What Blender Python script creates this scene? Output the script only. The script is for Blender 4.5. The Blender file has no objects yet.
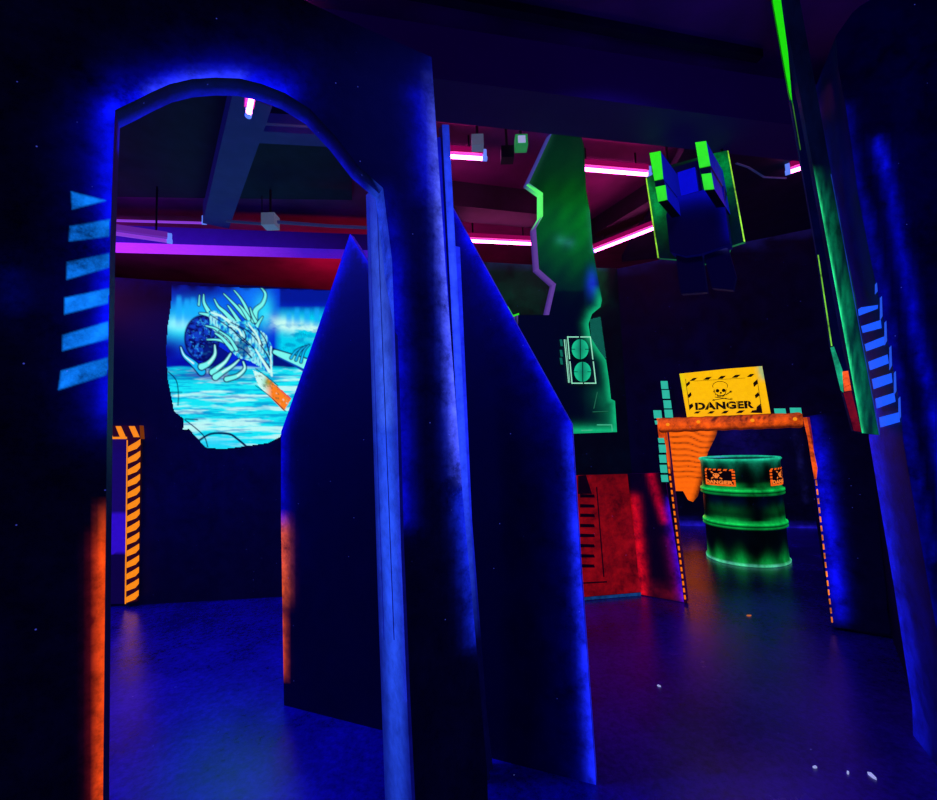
import bpy, bmesh, math, random
import numpy as np
from mathutils import Vector, Matrix
random.seed(4); np.random.seed(4)
S = bpy.context.scene; COL = S.collection
W, H, F = 937, 800, 450.0
EYE = Vector((0, 0, 1.2)); PITCH = math.atan(38/F); ROLL = math.radians(2.2)
fw = Vector((0, math.cos(PITCH), math.sin(PITCH))); u0 = Vector((0, -math.sin(PITCH), math.cos(PITCH))); r0 = Vector((1, 0, 0))
rt = r0*math.cos(ROLL) - u0*math.sin(ROLL); up = r0*math.sin(ROLL) + u0*math.cos(ROLL)

# ---------------------------------------------------------------- survey helpers: where a sight line meets a real surface
def ray(x, y): return fw + rt*((x-W/2)/F) - up*((y-H/2)/F)
def on_floor(x, y): d = ray(x, y); return EYE + d*(-EYE.z/d.z)
def at_z(x, y, z): d = ray(x, y); return EYE + d*((z-EYE.z)/d.z)
def at_depth(x, y, Y): d = ray(x, y); return EYE + d*(Y/d.y)
class Plane:
    def __init__(s, p, n):
        s.p = Vector(p); s.n = Vector(n).normalized()
        if s.n.dot(EYE - s.p) < 0: s.n = -s.n
    def hit(s, x, y, off=0.0):
        d = ray(x, y); p = s.p + s.n*off
        return EYE + d*((p-EYE).dot(s.n)/d.dot(s.n))
    def floor_y(s, x):
        lo, hi = H/2+60, 4000.0
        for _ in range(50):
            m = (lo+hi)/2
            if s.hit(x, m).z > 0.0: lo = m
            else: hi = m
        return lo
    def moved(s, off): q = Plane(s.p, s.n); q.p = s.p + s.n*off; return q
def vplane(a, b): d = b-a; return Plane(a, Vector((d.y, -d.x, 0)))
def fplane(x0, y0, x1, y1): return vplane(on_floor(x0, y0), on_floor(x1, y1))
def plane3(a, b, c): return Plane(a, (b-a).cross(c-a))

def L(r, g, b, k=1.0):
    f = lambda c: ((c/255)/12.92 if c/255 <= .04045 else ((c/255+.055)/1.055)**2.4)
    return np.array([f(r)*k, f(g)*k, f(b)*k])
BLACK = np.zeros(3)

# ---------------------------------------------------------------- materials (all node based)
def nodes(name):
    m = bpy.data.materials.new(name); m.use_nodes = True; nt = m.node_tree
    return m, nt, nt.nodes['Principled BSDF']
def paint_mat(name, base, mottle=.5, scale=14, dust=.5, rough=.6, gain=1.0, tint=.25, streak=None):
    """dark paint with fluorescent airbrush work (colour layer 'paint') that glows under black light"""
    m, nt, B = nodes(name); N, K = nt.nodes.new, nt.links.new
    at = N('ShaderNodeAttribute'); at.attribute_name = 'paint'
    tc = N('ShaderNodeTexCoord')
    mp = N('ShaderNodeMapping'); K(tc.outputs['Object'], mp.inputs['Vector'])
    if streak: mp.inputs['Scale'].default_value = streak
    nz = N('ShaderNodeTexNoise'); nz.inputs['Scale'].default_value = scale; nz.inputs['Detail'].default_value = 12; nz.inputs['Roughness'].default_value = .78
    K(mp.outputs[0], nz.inputs['Vector'])
    mr = N('ShaderNodeMapRange'); mr.inputs['From Min'].default_value = .36; mr.inputs['From Max'].default_value = .64
    mr.inputs['To Min'].default_value = 1-mottle; mr.inputs['To Max'].default_value = 1+mottle*.45; K(nz.outputs['Fac'], mr.inputs['Value'])
    mul = N('ShaderNodeVectorMath'); mul.operation = 'SCALE'; K(at.outputs['Color'], mul.inputs[0]); K(mr.outputs[0], mul.inputs['Scale'])
    vo = N('ShaderNodeTexVoronoi'); vo.inputs['Scale'].default_value = 34; K(tc.outputs['Object'], vo.inputs['Vector'])
    lt = N('ShaderNodeMapRange'); lt.inputs['From Min'].default_value = .035; lt.inputs['From Max'].default_value = .075
    lt.inputs['To Min'].default_value = dust; lt.inputs['To Max'].default_value = 0; K(vo.outputs['Distance'], lt.inputs['Value'])
    wn = N('ShaderNodeSeparateColor'); K(vo.outputs['Color'], wn.inputs[0])
    gt = N('ShaderNodeMath'); gt.operation = 'GREATER_THAN'; gt.inputs[1].default_value = .82; K(wn.outputs[0], gt.inputs[0])
    m2 = N('ShaderNodeMath'); m2.operation = 'MULTIPLY'; K(lt.outputs[0], m2.inputs[0]); K(gt.outputs[0], m2.inputs[1])
    ds = N('ShaderNodeVectorMath'); ds.operation = 'SCALE'; ds.inputs[0].default_value = (.08, .1, .9); K(m2.outputs[0], ds.inputs['Scale'])
    ad = N('ShaderNodeVectorMath'); ad.operation = 'ADD'; K(mul.outputs[0], ad.inputs[0]); K(ds.outputs[0], ad.inputs[1])
    K(ad.outputs[0], B.inputs['Emission Color']); B.inputs['Emission Strength'].default_value = gain
    tm = N('ShaderNodeVectorMath'); tm.operation = 'SCALE'; tm.inputs['Scale'].default_value = tint; K(at.outputs['Color'], tm.inputs[0])
    ta = N('ShaderNodeVectorMath'); ta.operation = 'ADD'; ta.inputs[1].default_value = base; K(tm.outputs[0], ta.inputs[0])
    K(ta.outputs[0], B.inputs['Base Color']); B.inputs['Roughness'].default_value = rough
    B.inputs['Specular IOR Level'].default_value = .25
    bp = N('ShaderNodeBump'); bp.inputs['Strength'].default_value = .25; bp.inputs['Distance'].default_value = .01
    K(nz.outputs['Fac'], bp.inputs['Height']); K(bp.outputs[0], B.inputs['Normal'])
    m.cycles.emission_sampling = 'NONE'
    return m
M_BOARD = paint_mat('airbrushed_board', (.010, .010, .035), mottle=.8, scale=9)
M_SMOOTH = paint_mat('smooth_glow_paint', (.012, .012, .03), mottle=.15, scale=30, dust=0)
M_SATIN = paint_mat('satin_glow_paint', (.012, .012, .03), mottle=.4, scale=16, dust=.3)
M_CRISP = paint_mat('flat_fluorescent_paint', (.01, .01, .01), mottle=.12, scale=40, dust=0, tint=.4)
M_ROCK = paint_mat('distressed_paint', (.012, .008, .02), mottle=.8, scale=7, dust=.6)
M_DRUM = paint_mat('drum_paint', (.01, .015, .02), mottle=.7, scale=6, dust=.3, rough=.35, streak=(1, 1, .6))
M_GREEN = paint_mat('swirled_green_paint', (.005, .02, .012), mottle=.85, scale=5, dust=.1, streak=(1, 1, .35))
def simple_mat(name, base, rough=.6, metal=0, em=None, es=0, noise=0, sample=True, nscale=8):
    m, nt, B = nodes(name); N, K = nt.nodes.new, nt.links.new
    nz = N('ShaderNodeTexNoise'); nz.inputs['Scale'].default_value = nscale; nz.inputs['Detail'].default_value = 6
    tc = N('ShaderNodeTexCoord'); K(tc.outputs['Object'], nz.inputs['Vector'])
    cr = N('ShaderNodeValToRGB'); cr.color_ramp.elements[0].position = .3; cr.color_ramp.elements[1].position = .7
    cr.color_ramp.elements[0].color = (*[c*(1-noise) for c in base], 1); cr.color_ramp.elements[1].color = (*[min(1, c*(1+noise)) for c in base], 1)
    K(nz.outputs['Fac'], cr.inputs[0]); K(cr.outputs[0], B.inputs['Base Color'])
    B.inputs['Roughness'].default_value = rough; B.inputs['Metallic'].default_value = metal
    if em: B.inputs['Emission Color'].default_value = (*em, 1); B.inputs['Emission Strength'].default_value = es
    if not sample: m.cycles.emission_sampling = 'NONE'
    return m
M_CEIL = simple_mat('ceiling_paint', (.38, .04, .24), .8, noise=.45, nscale=2.2)
M_BEAM = simple_mat('beam_paint', (.022, .018, .04), .7, noise=.4)
M_WALL = simple_mat('black_wall_paint', (.012, .012, .03), .7, noise=.6, em=(.0, .0, .9), es=.0045, sample=False)
M_TUBE = simple_mat('pink_tube_glow', (1, .6, .9), .4, em=(1.0, .10, .50), es=22)
M_TUBE2 = simple_mat('violet_tube_glow', (.6, .3, .9), .4, em=(.30, .05, .72), es=.8, sample=False)
M_VIOH = simple_mat('violet_lit_housing', (.1, .05, .2), .5, em=(.22, .03, .6), es=.5, sample=False)  # violet light on the housing put in as emission
M_NAVYB = simple_mat('navy_bulkhead', (.04, .02, .08), .7, noise=.5, em=(.05, .0, .5), es=.035, sample=False, nscale=1.5)  # faint blue-violet emission stands in for light on the beam
M_FIX = simple_mat('fixture_housing', (.10, .03, .08), .5, noise=.3, em=(.8, .0, .22), es=.28, sample=False)  # pink spill from the tube put into the housing as glow
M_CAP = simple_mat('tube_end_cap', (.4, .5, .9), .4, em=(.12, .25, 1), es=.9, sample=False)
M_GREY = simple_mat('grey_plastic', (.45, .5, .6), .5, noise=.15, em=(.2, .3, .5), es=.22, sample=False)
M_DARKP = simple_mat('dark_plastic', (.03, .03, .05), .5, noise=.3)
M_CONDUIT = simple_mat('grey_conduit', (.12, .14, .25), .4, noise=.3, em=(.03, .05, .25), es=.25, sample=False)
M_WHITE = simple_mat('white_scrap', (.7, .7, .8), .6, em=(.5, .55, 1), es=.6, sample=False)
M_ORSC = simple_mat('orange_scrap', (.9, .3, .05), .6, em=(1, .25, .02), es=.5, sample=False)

def floor_mat():
    m, nt, B = nodes('worn_painted_concrete'); N, K = nt.nodes.new, nt.links.new
    tc = N('ShaderNodeTexCoord')
    n1 = N('ShaderNodeTexNoise'); n1.inputs['Scale'].default_value = 2.2; n1.inputs['Detail'].default_value = 10; n1.inputs['Roughness'].default_value = .65; K(tc.outputs['Object'], n1.inputs[0])
    n2 = N('ShaderNodeTexNoise'); n2.inputs['Scale'].default_value = 38; n2.inputs['Detail'].default_value = 8; n2.inputs['Roughness'].default_value = .8; K(tc.outputs['Object'], n2.inputs[0])
    mx = N('ShaderNodeMath'); mx.operation = 'MULTIPLY'; K(n1.outputs['Fac'], mx.inputs[0]); K(n2.outputs['Fac'], mx.inputs[1])
    cr = N('ShaderNodeValToRGB'); e = cr.color_ramp.elements; e[0].position = .12; e[0].color = (.006, .004, .05, 1); e[1].position = .42; e[1].color = (.07, .02, .5, 1)
    K(mx.outputs[0], cr.inputs[0]); K(cr.outputs[0], B.inputs['Base Color'])
    r = N('ShaderNodeMapRange'); r.inputs['To Min'].default_value = .14; r.inputs['To Max'].default_value = .34; K(n1.outputs['Fac'], r.inputs[0]); K(r.outputs[0], B.inputs['Roughness'])
    vo = N('ShaderNodeTexVoronoi'); vo.inputs['Scale'].default_value = 18; K(tc.outputs['Object'], vo.inputs[0])
    lt = N('ShaderNodeMath'); lt.operation = 'LESS_THAN'; lt.inputs[1].default_value = .05; K(vo.outputs['Distance'], lt.inputs[0])
    sc = N('ShaderNodeSeparateColor'); K(vo.outputs['Color'], sc.inputs[0])
    gt = N('ShaderNodeMath'); gt.operation = 'GREATER_THAN'; gt.inputs[1].default_value = .9; K(sc.outputs[0], gt.inputs[0])
    mm = N('ShaderNodeMath'); mm.operation = 'MULTIPLY'; K(lt.outputs[0], mm.inputs[0]); K(gt.outputs[0], mm.inputs[1])
    ms = N('ShaderNodeMath'); ms.operation = 'MULTIPLY'; ms.inputs[1].default_value = .35; K(mm.outputs[0], ms.inputs[0])
    B.inputs['Emission Color'].default_value = (.2, .25, 1, 1); K(ms.outputs[0], B.inputs['Emission Strength'])
    bp = N('ShaderNodeBump'); bp.inputs['Strength'].default_value = .12; bp.inputs['Distance'].default_value = .01; K(n2.outputs['Fac'], bp.inputs['Height']); K(bp.outputs[0], B.inputs['Normal'])
    B.inputs['Specular IOR Level'].default_value = .75
    m.cycles.emission_sampling = 'NONE'
    return m
M_FLOOR = floor_mat()

# ---------------------------------------------------------------- objects
def tag(o, label=None, cat=None, group=None, kind=None):
    if label: o['label'] = label
    if cat: o['category'] = cat
    if group: o['group'] = group
    if kind: o['kind'] = kind
    return o
def empty(name, loc, label, cat, group=None):
    o = bpy.data.objects.new(name, None); o.location = loc; o.empty_display_size = .1; COL.objects.link(o)
    return tag(o, label, cat, group)
def link(name, me, mat, parent=None, origin=None):
    if mat: me.materials.append(mat)
    o = bpy.data.objects.new(name, me); COL.objects.link(o)
    org = Vector(origin) if origin is not None else None
    if parent is None and org is None and len(me.vertices):
        c = [v.co for v in me.vertices]
        org = Vector(((min(v.x for v in c)+max(v.x for v in c))/2, (min(v.y for v in c)+max(v.y for v in c))/2, min(v.z for v in c)))
    if org is not None and parent is None:
        me.transform(Matrix.Translation(-org)); o.location = org
    if parent is not None:
        o.parent = parent
        base = Vector(parent.location)
        if parent.parent: base = base + Vector(parent.parent.location)
        me.transform(Matrix.Translation(-base))
    me.update()
    return o

def seg_dist(P, poly):
    d = np.full(len(P), 1e9)
    for a, b in zip(poly[:-1], poly[1:]):
        a = np.array(a, float); b = np.array(b, float); ab = b-a
        t = np.clip(((P-a)@ab)/(ab@ab+1e-9), 0, 1)
        d = np.minimum(d, np.linalg.norm(P-(a+t[:, None]*ab), axis=1))
    return d
def shade(P, base, glows):
    P = np.asarray(P, float); c = np.tile(np.asarray(base, float), (len(P), 1))
    for g in glows:
        if callable(g): c = g(P, c); continue
        pl, col, w = g[:3]; pw = g[3] if len(g) > 3 else 1.3
        f = np.exp(-(seg_dist(P, pl)/w)**pw)
        c = c + f[:, None]*np.asarray(col)
    return c

class Build:
    def __init__(s): s.v = []; s.f = []; s.c = []          # corner colours per face
    def face(s, pts, cols):
        i = len(s.v); s.v += [tuple(p) for p in pts]; s.f.append(tuple(range(i, i+len(pts)))); s.c.append([tuple(k) for k in cols])
    def poly(s, px, hit, col):
        from mathutils.geometry import tessellate_polygon
        P = [hit(x, y) for x, y in px]
        for t in tessellate_polygon([[Vector((x, y, 0)) for x, y in px]]): s.face([P[k] for k in t], [col]*3)
    def box(s, c, ax, ay, az, col=BLACK):
        c = Vector(c); q = [c+ax*i+ay*j+az*k for i in (-1, 1) for j in (-1, 1) for k in (-1, 1)]
        for f in ((0, 1, 3, 2), (4, 6, 7, 5), (0, 4, 5, 1), (2, 3, 7, 6), (0, 2, 6, 4), (1, 5, 7, 3)): s.face([q[k] for k in f], [col]*4)
    def tube(s, a, b, r, n=10, col=BLACK, caps=True):
        a = Vector(a); b = Vector(b); d = (b-a).normalized(); x = d.orthogonal().normalized(); y = d.cross(x)
        ra = [a+(x*math.cos(t*math.tau/n)+y*math.sin(t*math.tau/n))*r for t in range(n)]; rb = [p+(b-a) for p in ra]
        for i in range(n): s.face([ra[i], ra[(i+1) % n], rb[(i+1) % n], rb[i]], [col]*4)
        if caps: s.face(ra[::-1], [col]*n); s.face(rb, [col]*n)
    def obj(s, name, mat, parent=None, origin=None):
        me = bpy.data.meshes.new(name); me.from_pydata(s.v, [], s.f)
        at = me.color_attributes.new('paint', 'FLOAT_COLOR', 'CORNER')
        flat = [x for f in s.c for k in f for x in (k[0], k[1], k[2], 1.0)]
        at.data.foreach_set('color', flat)
        bm = bmesh.new(); bm.from_mesh(me); bmesh.ops.remove_doubles(bm, verts=bm.verts, dist=1e-5)
        bmesh.ops.recalc_face_normals(bm, faces=bm.faces); bm.to_mesh(me); bm.free()
        return link(name, me, mat, parent, origin)

def grid_cells(poly, step):
    bm = bmesh.new(); vs = [bm.verts.new((x, y, 0)) for x, y in poly]
    f0 = bm.faces.new(vs); f0.normal_update(); bmesh.ops.triangulate(bm, faces=bm.faces[:], quad_method='BEAUTY', ngon_method='EAR_CLIP')
    xs = [p[0] for p in poly]; ys = [p[1] for p in poly]
    for lo, hi, ax in ((min(xs), max(xs), 0), (min(ys), max(ys), 1)):
        n = int((hi-lo)/step)
        for k in range(1, n+1):
            co = (lo+k*step, 0, 0) if ax == 0 else (0, lo+k*step, 0); no = (1, 0, 0) if ax == 0 else (0, 1, 0)
            bmesh.ops.bisect_plane(bm, geom=bm.verts[:]+bm.edges[:]+bm.faces[:], plane_co=co, plane_no=no)
    fs = [[(v.co.x, v.co.y) for v in f.verts] for f in bm.faces]; bm.free(); return fs

def panel(name, poly, pl, thick, base=BLACK, glows=(), side=None, parent=None, mat=None, step=6, decals=(), vec=None, sides=None, back=True, b=None, lift=.002):
    """a painted board: outline given where it is sighted, built on its own plane in the room, with real thickness"""
    poly = [(x, pl.floor_y(x)) if y is None else (x, y) for x, y in poly]
    own = b is None; b = b or Build()
    cells = grid_cells(poly, step)
    allp = [p for f in cells for p in f]; C = shade(allp, base, glows); i = 0
    for f in cells:
        b.face([pl.hit(*p) for p in f], C[i:i+len(f)]); i += len(f)
    ex = Vector(vec) if vec is not None else -pl.n*thick
    n = len(poly); side = BLACK if side is None else side
    for k in range(n):
        p, q = poly[k], poly[(k+1) % n]
        sc = (sides or {}).get(k, side)
        m = max(1, int(math.dist(p, q)/14))
        for j in range(m):
            a = (p[0]+(q[0]-p[0])*j/m, p[1]+(q[1]-p[1])*j/m); c = (p[0]+(q[0]-p[0])*(j+1)/m, p[1]+(q[1]-p[1])*(j+1)/m)
            A, Cc = pl.hit(*a), pl.hit(*c)
            if callable(sc): ka, kc = sc(*a), sc(*c)
            else: ka = kc = (sc, sc)
            if not isinstance(ka, tuple): ka = (ka, ka); kc = (kc, kc)
            b.face([A, Cc, Cc+ex*.5, A+ex*.5], [ka[0], kc[0], ka[0]*.85+ka[1]*.15, ka[0]*.85+ka[1]*.15])
            b.face([A+ex*.5, Cc+ex*.5, Cc+ex, A+ex], [ka[0]*.85+ka[1]*.15, kc[0]*.85+kc[1]*.15, kc[1], ka[1]])
    if back: b.poly(poly, lambda x, y: pl.hit(x, y)+ex, BLACK)
    for dp, dc in decals: b.poly(dp, lambda x, y: pl.hit(x, y, lift), dc)
    if own: return b.obj(name, mat or M_BOARD, parent)
def quad_px(c, w, h, lean=0): x, y = c; return [(x-w/2, y-h/2), (x+w/2, y-h/2), (x+w/2+lean, y+h/2), (x-w/2+lean, y+h/2)]
def struct(o): o['kind'] = 'structure'; return o
def zc(x0, y0, s, pts): return [(x0+a/s, y0+c/s) for a, c in pts]

# ================================================================= SETTING
HC = 3.0
def slab(name, x0, x1, y0, y1, z0, z1, mat):
    b = Build(); b.box(((x0+x1)/2, (y0+y1)/2, (z0+z1)/2), Vector(((x1-x0)/2, 0, 0)), Vector((0, (y1-y0)/2, 0)), Vector((0, 0, (z1-z0)/2)))
    return struct(b.obj(name, mat))
slab('floor', -5, 6, -2.5, 8, -.1, 0, M_FLOOR)
slab('ceiling', -5, 6, -2.5, 8, HC, HC+.1, M_CEIL)
slab('wall_left', -5.1, -5, -2.5, 8, 0, HC, M_WALL)
slab('wall_right', 6, 6.1, -2.5, 8, 0, HC, M_WALL)
slab('wall_front', -5, 6, -2.6, -2.5, 0, HC, M_WALL)
slab('wall_far', -5, 6, 8, 8.1, 0, HC, M_WALL)

PB = fplane(105, 607, 280, 597)
wl = struct(panel('wall_back', [(-330, 250), (110, 277), (166, 281), (330, 290), (372, 291), (455, 288), (455, None), (-330, None)], PB, .1,
      base=L(1, 1, 16), glows=[([(150, 500), (260, 460)], L(0, 0, 40), 60), ([(110, 278), (330, 290)], L(0, 0, 60), 5)], side=L(10, 10, 60), mat=M_ROCK, step=16))
PBR = fplane(587, 599, 641, 594)
struct(panel('wall_rear', [(400, 262), (486, 262), (537, 265), (600, 268), (617, 268), (641, 594.5), (400, None)], PBR, .1, base=L(0, 4, 14),
      glows=[([(490, 262), (600, 268)], L(20, 20, 60), 2), ([(505, 290), (530, 300)], L(0, 34, 20), 30), ([(597, 270), (600, 300)], L(0, 60, 30), 5)], mat=M_ROCK, step=10))
PR = fplane(641, 594.5, 832, 627)
struct(panel('wall_side', [(616, 269), (745, 242), (825, 226), (885, 217), (892, None), (832, None), (801, 420), (664, 423), (685, 603), (641, 594.5)], PR, .08, base=L(1, 1, 20),
      glows=[([(700, 330), (700, 390)], L(0, 0, 22), 50), ([(616, 269), (825, 226)], L(10, 10, 60), 2.5)], mat=M_ROCK, step=12))
# chamber seen through the doorway
PA = fplane(678, 526, 800, 528)
struct(panel('wall_chamber', [(600, 400), (900, 380), (900, None), (600, None)], PA, .08, base=L(1, 1, 18),
      glows=[([(675, 524), (850, 530)], L(30, 20, 190), 2.5), ([(735, 430), (745, 450)], L(10, 5, 70), 22),
             ([(796, 432), (806, 500)], L(14, 14, 60), 2)], mat=M_ROCK, step=5))
PS = fplane(890, 633, 930, 740)
struct(panel('wall_passage', [(868, 400), (889.6, 634), (930, 740), (905, 480), (890, 400)], PS, .05, base=L(1, 1, 10), mat=M_ROCK, step=20))

# ================================================================= MURAL ON THE BACK WALL
def paint_mural(P, _=None):
    X, Y = P[:, 0], P[:, 1]; n = len(P)
    def fbm(sx, sy, seed, oct=4):
        r = np.random.RandomState(seed); o = np.zeros(n); a = 1.0; t = 0
        for k in range(oct):
            G = r.rand(64, 64); u = X*sx*2**k; v = Y*sy*2**k
            iu = np.floor(u).astype(int); iv = np.floor(v).astype(int); fu = u-iu; fv = v-iv; fu = fu*fu*(3-2*fu); fv = fv*fv*(3-2*fv)
            g = lambda i, j: G[(iu+i) % 64, (iv+j) % 64]
            o += a*((g(0, 0)*(1-fu)+g(1, 0)*fu)*(1-fv)+(g(0, 1)*(1-fu)+g(1, 1)*fu)*fv); t += a; a *= .55
        return o/t
    c = np.zeros((n, 3))
    def mixc(col, f): nonlocal c; f = np.clip(f, 0, 1)[:, None]; c = c*(1-f)+np.asarray(col)*f
    def blob(cx, cy, rx, ry, col, k=1.0): mixc(col, k*np.exp(-(((X-cx)/rx)**2+((Y-cy)/ry)**2)))
    sm = lambda a, b, v: np.clip((v-a)/(b-a), 0, 1)
    mixc(L(0, 40, 215), np.ones(n))
    blob(195, 290, 40, 10, L(0, 10, 110), .8)
    blob(182, 326, 24, 14, L(40, 245, 255)); blob(196, 312, 24, 10, L(0, 200, 255), .9); blob(180, 324, 14, 6, L(170, 255, 250), .8)
    blob(165, 352, 18, 13, L(0, 0, 130), .95); blob(182, 363, 26, 6, L(0, 0, 150), .9)
    blob(250, 300, 18, 20, L(10, 120, 255), .9); blob(264, 312, 9, 16, L(40, 230, 255), .9); blob(222, 302, 12, 8, L(0, 110, 250), .6)
    # right hand clouds
    mixc(L(0, 20, 140), sm(279, 281, X)*(1-sm(300, 318, Y))*.9)
    n1 = fbm(.06, .14, 3)
    mixc(L(0, 210, 240), sm(274, 282, X)*sm(306, 318, Y))
    mixc(L(200, 255, 245), sm(262, 284, X)*np.exp(-((Y-322-(X-270)*.18)/6)**2)*sm(.35, .55, n1)*1.2)
    mixc(L(0, 140, 200), sm(276, 286, X)*sm(.5, .7, fbm(.09, .2, 9))*sm(318, 330, Y)*.7)
    for k, (sx, top) in enumerate([(179, 296), (187, 299), (193, 298), (199, 301), (289, 312), (297, 308), (307, 309), (317, 308)]):
        f = sm(top-2, top+3, Y)*(1-sm(318, 330, Y))*np.exp(-((X-sx)/(2.6+.05*np.maximum(Y-top, 0)))**4); mixc(L(20, 170, 255), f*.75)
    # sleeping beast's far flank
    poly = lambda pts: inside(P, pts)
    mixc(L(0, 20, 120), poly([(270, 346), (282, 352), (305, 362), (325, 380), (325, 395), (285, 378), (272, 366)]).astype(float))
    def stroke(pts, w0, w1, col, edge=None, ew=.9):
        pts = np.array(pts, float); m = len(pts)-1
        q = [];
        for i in range(m):     # Catmull-Rom for a supple curve
            p0 = pts[max(i-1, 0)]; p1 = pts[i]; p2 = pts[i+1]; p3 = pts[min(i+2, m)]
            for t in np.linspace(0, 1, 5, endpoint=False):
                q.append(.5*((2*p1)+(-p0+p2)*t+(2*p0-5*p1+4*p2-p3)*t*t+(-p0+3*p1-3*p2+p3)*t**3))
        q.append(pts[-1]); q = np.array(q)
        d = np.full(n, 1e9)
        for i in range(len(q)-1):
            a, b_ = q[i], q[i+1]; ab = b_-a; t = np.clip(((P-a)@ab)/(ab@ab+1e-9), 0, 1)
            w = w0+(w1-w0)*(i+t)/(len(q)-1)
            d = np.minimum(d, np.linalg.norm(P-(a+t[:, None]*ab), axis=1)-w)
        if edge is not None: mixc(edge, (1-sm(ew*.6, ew*1.5, d)))
        mixc(col, 1-sm(-.35, .45, d)); return d
    ICE, CY, NAVY, WHT = L(120, 250, 240), L(20, 190, 245), L(0, 0, 80), L(205, 255, 245)
    # water
    wat = sm(366, 369.5, Y-.5*np.sin(X*.2)); mixc(L(20, 232, 245), wat)
    s1 = fbm(.028, .24, 21); s2 = fbm(.05, .4, 5)
    mixc(L(0, 165, 220), wat*sm(.54, .68, s2)*.8)
    mixc(L(205, 255, 246), wat*sm(.5, .64, s1)*.8)
    mixc(L(0, 130, 200), wat*sm(.57, .65, fbm(.03, .33, 40))*.6)
    blob(205, 375, 40, 5, L(0, 30, 170), .8)
    mixc(L(30, 215, 250), wat*np.exp(-(((X-215)/32)**2+((Y-443)/8)**2))*.9)
    # orb / egg
    z4 = lambda pts: zc(160, 280, 7.21, pts)
    e = ((X-202)/17.5)**2+((Y-338)/22.5)**2; ang = np.cos(.3)
    mixc(NAVY, (1-sm(.98, 1.12, e))); mixc(L(10, 60, 190), (1-sm(.7, .98, e))*sm(.35, .6, fbm(.3, .3, 7)))
    mixc(L(40, 150, 235), (1-sm(.6, .95, e))*sm(.58, .66, fbm(.45, .45, 11))*.8)
    mixc(L(0, 5, 80), inside(P, z4([(330, 420), (520, 540), (450, 640), (330, 640), (300, 560)])).astype(float)*.8)
    # horns and spines of the crest
    for pts, w0, w1 in [([(315, 105), (318, 165), (350, 225)], .3, 1.9), ([(392, 138), (420, 190), (470, 235), (530, 300)], .3, 2.2),
                        ([(460, 100), (530, 170), (600, 245), (660, 300)], .3, 2.3), ([(535, 75), (580, 130), (620, 200), (640, 270)], .3, 1.8),
                        ([(490, 185), (530, 240), (570, 300)], .4, 1.8), ([(720, 45), (760, 100), (740, 170), (690, 220), (680, 290)], .4, 2.9),
                        ([(650, 200), (665, 250), (690, 300)], .3, 1.4), ([(740, 265), (710, 310), (690, 350)], .3, 2),
                        ([(285, 240), (340, 250), (400, 270)], .4, 2.2), ([(570, 180), (600, 215), (640, 280)], .4, 1.6), ([(285, 110), (280, 180)], .3, .8)]:
        stroke(z4(pts), w0, w1, ICE, NAVY)
    # head and neck
    head = z4([(350, 225), (410, 220), (470, 270), (560, 300), (640, 290), (700, 340), (770, 400), (810, 480), (812, 640), (800, 690), (740, 640), (650, 585), (560, 560), (470, 470), (400, 380), (360, 330)])
    ih = inside(P, head).astype(float)
    mixc(L(50, 215, 240), ih); tex = fbm(.32, .22, 77, 2); mixc(L(10, 90, 215), ih*sm(.54, .7, tex)*.9); mixc(WHT, ih*sm(.5, .34, tex)*.5); ua = (X-200)*.75+(Y-310)*.66; va = (X-200)*.66-(Y-310)*.75; mixc(L(0, 50, 170), ih*(1-sm(.12, .4, np.abs(np.sin(ua*.75+1.6*np.sin(va*.55)))))*.75)
    for pts in [[(360, 250), (470, 320), (600, 420), (700, 520), (800, 640)], [(400, 240), (520, 310), (650, 380), (760, 520), (800, 600)], [(560, 340), (600, 360), (620, 420), (580, 440)],
                [(480, 300), (560, 400), (640, 470)], [(620, 330), (700, 400), (740, 470)], [(520, 470), (600, 500), (660, 560)], [(700, 350), (760, 430), (790, 540)]]:
        stroke(z4(pts), .35, .7, NAVY)
    for pts, w in [([(370, 235), (440, 260), (500, 300)], 1.3), ([(500, 330), (560, 350), (590, 400)], 1), ([(640, 320), (700, 400), (720, 460)], 1.1), ([(690, 500), (740, 580), (790, 660)], 1.5), ([(800, 480), (800, 600), (806, 690)], .9)]:
        stroke(z4(pts), w*.5, w, WHT)
    mixc(L(0, 20, 120), inside(P, z4([(540, 440), (620, 450), (650, 520), (600, 560), (560, 520)])).astype(float)*.7)
    # teeth / jaw plates
    for pts, w0, w1 in [([(330, 330), (400, 350), (450, 390)], .4, 1.5), ([(340, 430), (400, 430), (450, 440), (500, 470)], .4, 1.5), ([(400, 385), (450, 420), (520, 500)], .6, 1.8), ([(430, 370), (500, 420), (550, 500)], .5, 1.5)]:
        stroke(z4(pts), w0, w1, ICE, NAVY)
    # claws
    for pts, w0, w1 in [([(150, 485), (175, 545), (240, 600), (300, 660)], .4, 3.6), ([(395, 470), (395, 540), (350, 600), (300, 625)], .5, 3), ([(510, 530), (470, 590), (410, 640), (380, 665)], .6, 3),
                        ([(570, 575), (520, 620), (450, 665), (400, 700)], .5, 2.8), ([(600, 590), (610, 640), (560, 690), (480, 715)], .6, 2.2)]:
        stroke(z4(pts), w0, w1, CY if w1 > 3.2 else ICE, NAVY, 1.2)
        stroke(z4(pts[:3]), .15, .8, WHT)
    # far limb
    z5 = lambda pts: zc(160, 360, 5.856, pts)
    stroke([(275, 352), (292, 359), (310, 366)], 2, 6, ICE, NAVY, 1.3); stroke([(278, 357), (296, 366), (308, 373)], .4, 1.6, L(0, 70, 180))
    for k in range(3): stroke([(291+k*5, 358+k*2), (296+k*4, 351), (303+k*3, 347-k)], 1.0, .3, CY, NAVY)
    # bright breath beam
    bm_ = inside(P, z5([(545, 60), (600, 80), (770, 225), (725, 300), (575, 150)])).astype(float); t = sm(255, 289, X)
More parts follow.
